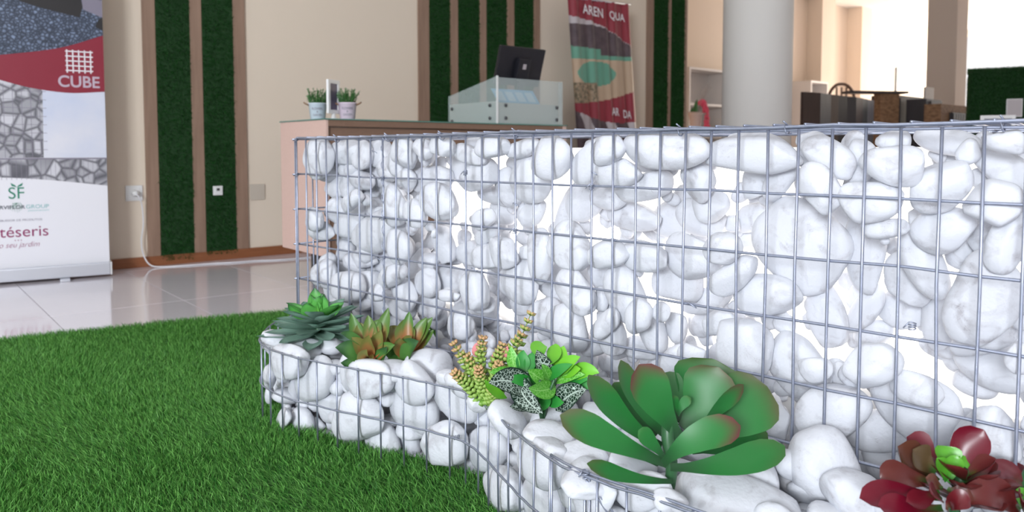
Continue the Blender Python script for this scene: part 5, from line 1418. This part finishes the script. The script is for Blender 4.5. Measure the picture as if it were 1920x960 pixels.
M_KAL = leaf_material('paddle_leaf', (0.012, 0.060, 0.018), (0.012, 0.150, 0.026), (0.13, 0.016, 0.030), .45, .80, .45, edge=.16, var=.12)
e = plant_from(KAL, 'paddle_succulent', 'big green succulent with broad paddle leaves edged in dark red', 'succulent', M_KAL,
               dict(nl=18, nw=8, prof='obovate', cup=.22, th=.0017, wav=.02))
MB().tube(smooth_path([(.0, .0, -.02), (.003, -.005, .02), (-.002, 0, .06), (.002, .01, .09)], 5), .008, 10, .010).build('stem', mat('green_stem', (.03, .11, .04), .4), e, True)

M_REDL = leaf_material('red_leaf', (0.030, 0.085, 0.016), (0.055, 0.075, 0.025), (0.125, 0.003, 0.014), .3, .18, .32, edge=.20, var=.2)
M_GRNC = leaf_material('red_plant_heart', (0.03, 0.20, 0.015), (0.10, 0.36, 0.03), (0.20, 0.03, 0.03), .5, .95, .35)
e = plant_from(RED, 'red_succulent', 'dark red succulent with a bright green heart at lower right', 'succulent', lambda c: M_REDL if c > .3 else M_GRNC,
               dict(nl=16, nw=8, prof='obovate', cup=.40, th=.0013, wav=.03))
for k in range(14):
    an = k * 2.4; dr = Vector((math.cos(an), math.sin(an), 0)); z0 = .02 + .003 * k; ln_ = .075 - .003 * k; el = .25 + .05 * k
    leaf_obj('leaf', (UP * z0, dr * ln_ * .5 + UP * (z0 + .012), dr * ln_ + UP * (z0 + ln_ * math.sin(el)), .036, UP - dr * .3), M_REDL, e, col=.8, nl=10, nw=6, prof='obovate', cup=.35, th=.0013)
MB().tube([(0, .02, -.03), (0, .015, .03), (0, 0, .07)], .008, 10, .006).build('stem', MATS['green_stem'], e, True)
e = plant_from(RED2, 'red_succulent', 'dark red succulent cut off by the right edge', 'succulent', lambda c: M_REDL if c > .3 else M_GRNC,
               dict(nl=14, nw=6, prof='obovate', cup=.40, th=.0013, wav=.03))
MB().tube([(0, .02, -.03), (0, .015, .03), (0, 0, .06)], .008, 10, .006).build('stem', MATS['green_stem'], e, True)

M_FITD = veined_material('dark_veined_leaf', (0.010, 0.030, 0.018), (0.55, 0.66, 0.58), 190, .10)
M_FITL = veined_material('light_veined_leaf', (0.10, 0.40, 0.035), (0.34, 0.68, 0.20), 170, .07, .45)
M_FITM = leaf_material('lime_leaf', (0.09, 0.34, 0.02), (0.16, 0.50, 0.03), (0.30, 0.62, 0.06), .4, .6, .42)
M_FITG = leaf_material('mid_green_leaf', (0.02, 0.14, 0.02), (0.02, 0.22, 0.03), (0.04, 0.30, 0.05), .4, .6, .42)
e = empty('veined_plant', FITD[0]); tag(e, 'bushy plant with lime leaves and dark white-veined leaves', 'plant')
for dat in (FITL[1], FITD[1]):
    for i_, (b, c, t, w_, h_, col) in enumerate(dat):
        m_ = M_FITD if col == 1 else (M_FITG if col > .35 else (M_FITL if i_ in (0, 1, 9, 10, 11, 12) else M_FITM))
        leaf_obj('leaf', (b, c, t, w_, h_), m_, e, col=col, nl=12, nw=8, prof='ovate', cup=.28, th=.0008, wav=.015)
for k in range(7):
    an = k * .9
    MB().tube([(0, 0, -.015), (.012 * math.cos(an), .012 * math.sin(an), .04), (.03 * math.cos(an), .03 * math.sin(an), .075)], .0025, 6).build('stem', MATS['green_stem'], e, True)

M_BRO = leaf_material('orange_green_leaf', (0.46, 0.13, 0.05), (0.30, 0.15, 0.05), (0.07, 0.19, 0.035), .5, .56, .42, edge=.25, var=.2)
M_BROG = leaf_material('olive_leaf', (0.10, 0.17, 0.04), (0.07, 0.19, 0.04), (0.03, 0.10, 0.03), .4, .7, .42)


def bro(data, label):
    e = empty('orange_rosette', data[0]); tag(e, label, 'succulent')
    for (b, c, t, w_, h_, col) in data[1]:
        leaf_obj('leaf', (b, c, t, w_ * 1.15, h_), M_BRO if col > .25 else M_BROG, e, col=max(0., 1.15 - col * .6), nl=12, nw=6, prof='lance', cup=.45, th=.001, wav=.03)
    MB().tube([(0, .005, -.03), (0, 0, .02)], .007, 8).build('stem', MATS['green_stem'], e, True)


bro(BRO1, 'left of two orange-hearted green rosettes, beside the grey-green one')
bro(BRO2, 'right of two orange-hearted green rosettes, before the big stone')

# grey-green rosette
M_ECH = leaf_material('grey_green_leaf', (0.28, 0.43, 0.35), (0.24, 0.38, 0.31), (0.07, 0.17, 0.12), .4, .85, .5)
M_ECHC = leaf_material('fresh_green_leaf', (0.22, 0.52, 0.08), (0.10, 0.38, 0.07), (0.012, 0.07, 0.03), .5, .88, .42)
e = empty('grey_rosette', (-.480, 1.86, .205)); tag(e, 'large grey-green rosette succulent at the left end of the planter', 'succulent')
GA = 2.39996
for k in range(48):
    f = k / 47                       # 0 outermost, 1 innermost
    an = k * GA
    el = R(-3 + 46 * f ** 1.6)
    ln = .147 - .072 * f + rng.normal(0, .004)
    if f > .86: el = R(72); ln = .060
    dr = Vector((math.cos(an), math.sin(an), 0))
    z0 = .005 + .048 * f
    b = dr * (.012 * (1 - f)) + UP * z0
    t = dr * (ln * math.cos(el)) + UP * (z0 + ln * math.sin(el) + (.006 if f < .5 else 0))
    c = dr * (ln * .55 * math.cos(el)) + UP * (z0 + ln * .55 * math.sin(el) - .008 * (1 - f))
    hint = (-dr * math.sin(el) + UP * math.cos(el))
    if f > .86: c -= dr * .0; hint = dr * -1 + UP * .1
    w_ = (.046 if f < .86 else .034)
    leaf_obj('leaf', (b, c, t, w_, hint), M_ECH if f < .80 else M_ECHC, e, col=.9, nl=10, nw=6, prof='lance', cup=.35, th=.0018)
ctr5 = [((0, 0, .05), (-.004, -.004, .085), (-.008, .0, .125), .040, (.1, -1, .2)), ((.004, 0, .05), (.012, -.008, .075), (.012, -.006, .11), .036, (0, -1, .2)),
        ((0, -.004, .045), (-.028, -.018, .07), (-.022, -.022, .092), .036, (.2, -1, .3)), ((.006, -.004, .045), (.04, -.012, .062), (.068, -.016, .092), .034, (-.5, -1, .6)),
        ((-.006, 0, .045), (-.05, -.006, .055), (-.074, -.004, .085), .034, (.5, -1, .7))]
for a_ in ctr5:
    leaf_obj('leaf', a_, M_ECHC, e, col=1.0, nl=12, nw=6, prof='lance', cup=.35, th=.0015)
MB().tube([(0, 0, -.035), (0, 0, .05)], .012, 10, .010).build('stem', MATS['green_stem'], e, True)

# pink-tipped sprigs
M_SED = leaf_material('sprig_leaf', (0.17, 0.38, 0.05), (0.30, 0.46, 0.10), (0.60, 0.34, 0.18), .4, .78, .5, var=.3)
e = empty('sprig_plant', (-.045, 1.40, .2)); tag(e, 'yellow-green sprigs with pinkish tips left of the veined plant', 'plant')
sprigs = [((.0, 0, -.01), (-.03, 0, .05), (-.062, .0, .105)), ((.0, 0, -.01), (-.015, 0, .06), (-.010, .0, .115)), ((.01, 0, -.01), (.03, .01, .07), (.060, .02, .118)), ((.02, 0, 0), (.05, .03, .08), (.080, .05, .150)),
          ((0, -.01, -.01), (-.03, -.02, .03), (-.058, -.03, .060)), ((.0, -.01, -.01), (-.01, -.02, .03), (-.016, -.03, .066)), ((.0, -.01, -.01), (.012, -.02, .04), (.02, -.03, .075)), ((.01, 0, -.01), (.012, 0, .06), (.026, .01, .10)),
          ((.0, -.01, -.01), (.006, -.025, .015), (.01, -.035, .035)), ((0, 0, -.01), (-.02, 0, .04), (-.038, 0, .082))]
for pts in sprigs:
    P = smooth_path([pts[0], pts[1], pts[2]], 10)
    V = []; Fc = []; co = []
    m_ = len(P)
    for i in range(2, m_, 2):
        f = i / (m_ - 1)
        tg = (P[i] - P[i - 1]).normalized()
        u = tg.cross(Vector((.2, 1, .1))).normalized(); v = tg.cross(u)
        L_ = .024 * (1.0 - .45 * f)
        for q in range(6):
            an = q * 1.0472 + i * .26
            d_ = (u * math.cos(an) + v * math.sin(an))
            dr = (d_ * .9 + tg * .75).normalized()
            b = P[i]; s2 = dr.cross(tg).normalized() * L_ * .36; n2 = dr.cross(s2).normalized() * L_ * .27
            base = len(V)
            mid = b + dr * L_ * .6
            V += [b, mid + s2, mid + n2, mid - s2, mid - n2, b + dr * L_]
            co += [(f * .7, 0, 1)] + [(f * .85, .4, 1)] * 4 + [(min(1, f + .12), .6, 1)]
            Fc += [(base, base + 1, base + 2), (base, base + 2, base + 3), (base, base + 3, base + 4), (base, base + 4, base + 1),
                   (base + 5, base + 2, base + 1), (base + 5, base + 3, base + 2), (base + 5, base + 4, base + 3), (base + 5, base + 1, base + 4)]
    o = obj('sprig', V, Fc, M_SED, e, True)
    at = o.data.attributes.new('leafco', 'FLOAT_VECTOR', 'POINT'); at.data.foreach_set('vector', np.array(co, np.float32).ravel())
    MB().tube(P, .0018, 6, .001).build('stem', mat('pale_stem', (.25, .36, .08), .5), e, True)
M_PETAL = mat('pink_petal', (0.75, 0.26, 0.28), .5)
for (x, y, z, w_) in ((-.022, .01, .095, .015), (.012, .012, .078, .012), (.034, .008, .088, .013)):
    leaf_obj('petal', ((x, y, z - .014), (x - .004, y - .004, z), (x + .003, y, z + .014), w_, (.1, -1, .2)), M_PETAL, e, prof='ovate', nl=6, nw=4, cup=.3)


# ================================================================== turf
tf = empty('turf_carpet', (-1.2, 2.2, 0)); tag(tf, 'bright green artificial turf carpet on the tiled floor', 'turf')
e0, e1 = np.array((-1.789, 2.618)), np.array((-.996, 3.049))
ed = (e1 - e0) / np.linalg.norm(e1 - e0)
A_, B_ = e0 - ed * 1.6, e1 + ed * .45
g0, g1 = G(.0, .02), G(.03, -.02)
base_out = [tuple(A_), tuple(B_), (g0.x, g0.y)] + [tuple(pp(L, 0, -.06)[:2]) for L in np.linspace(.10, PL[-1] * .80, 40)] + [(.1, .35), (-3.0, .35)]
V = [(x + 1.2, y - 2.2, .001) for x, y in base_out] + [(x + 1.2, y - 2.2, .006) for x, y in base_out]
nb_ = len(base_out)
bm = bmesh.new(); vs_ = [bm.verts.new(v) for v in V]
bm.faces.new(vs_[nb_:]); bm.faces.new(vs_[:nb_][::-1])
for i in range(nb_): bm.faces.new((vs_[i], vs_[(i + 1) % nb_], vs_[nb_ + (i + 1) % nb_], vs_[nb_ + i]))
bmesh.ops.recalc_face_normals(bm, faces=bm.faces); bmesh.ops.triangulate(bm, faces=bm.faces)
me = bpy.data.meshes.new('backing'); bm.to_mesh(me); bm.free(); me.materials.append(M_TURFB)
link(bpy.data.objects.new('backing', me), tf)
n = 900000
X = rng.uniform(-2.6, .45, n); Y = rng.uniform(.95, 3.35, n)
ok = ((X - e0[0]) * -ed[1] + (Y - e0[1]) * ed[0]) < rng.normal(0, .004, n)
ok &= (X > -.70 * Y - .25) & (X < .30)
co_ = math.cos(AG); si_ = math.sin(AG)
s_ = X * co_ + Y * si_ - S0; dd = GD - (-X * si_ + Y * co_)
w_ = np.interp(s_, PT[:, 0], PT[:, 1], left=-9)
ok &= (dd > w_ - .055) | (s_ < .02)
ok &= ~((s_ > -.01) & (s_ < .03) & (dd < .02))
ok &= ~((s_ >= .02) & (dd < .03))
keep = rng.uniform(0, 1, n) < np.clip(1.25 - (Y - 1.3) * .35, .45, 1)
ok &= keep
X, Y = X[ok], Y[ok]; n = len(X)
P = np.stack([X + 1.2, Y - 2.2, np.full(n, .004)], 1)
fl = np.sin(X * 3.1 + 1.7 * np.sin(Y * 4.3)) + .8 * np.sin(Y * 9 + 2 * np.sin(X * 5)) + .6 * np.sin(X * 17 + Y * 13)
ln = rng.uniform(.014, .028, n) + .002 * fl
lean = np.stack([rng.normal(0, .008, n) - .002 + .004 * fl, rng.normal(-.004, .008, n) - .003 * np.sin(X * 2 + Y * 6), rng.normal(-.002, .003, n)], 1)
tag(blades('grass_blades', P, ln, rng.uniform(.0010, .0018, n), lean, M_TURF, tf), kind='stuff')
print('turf blades', n)
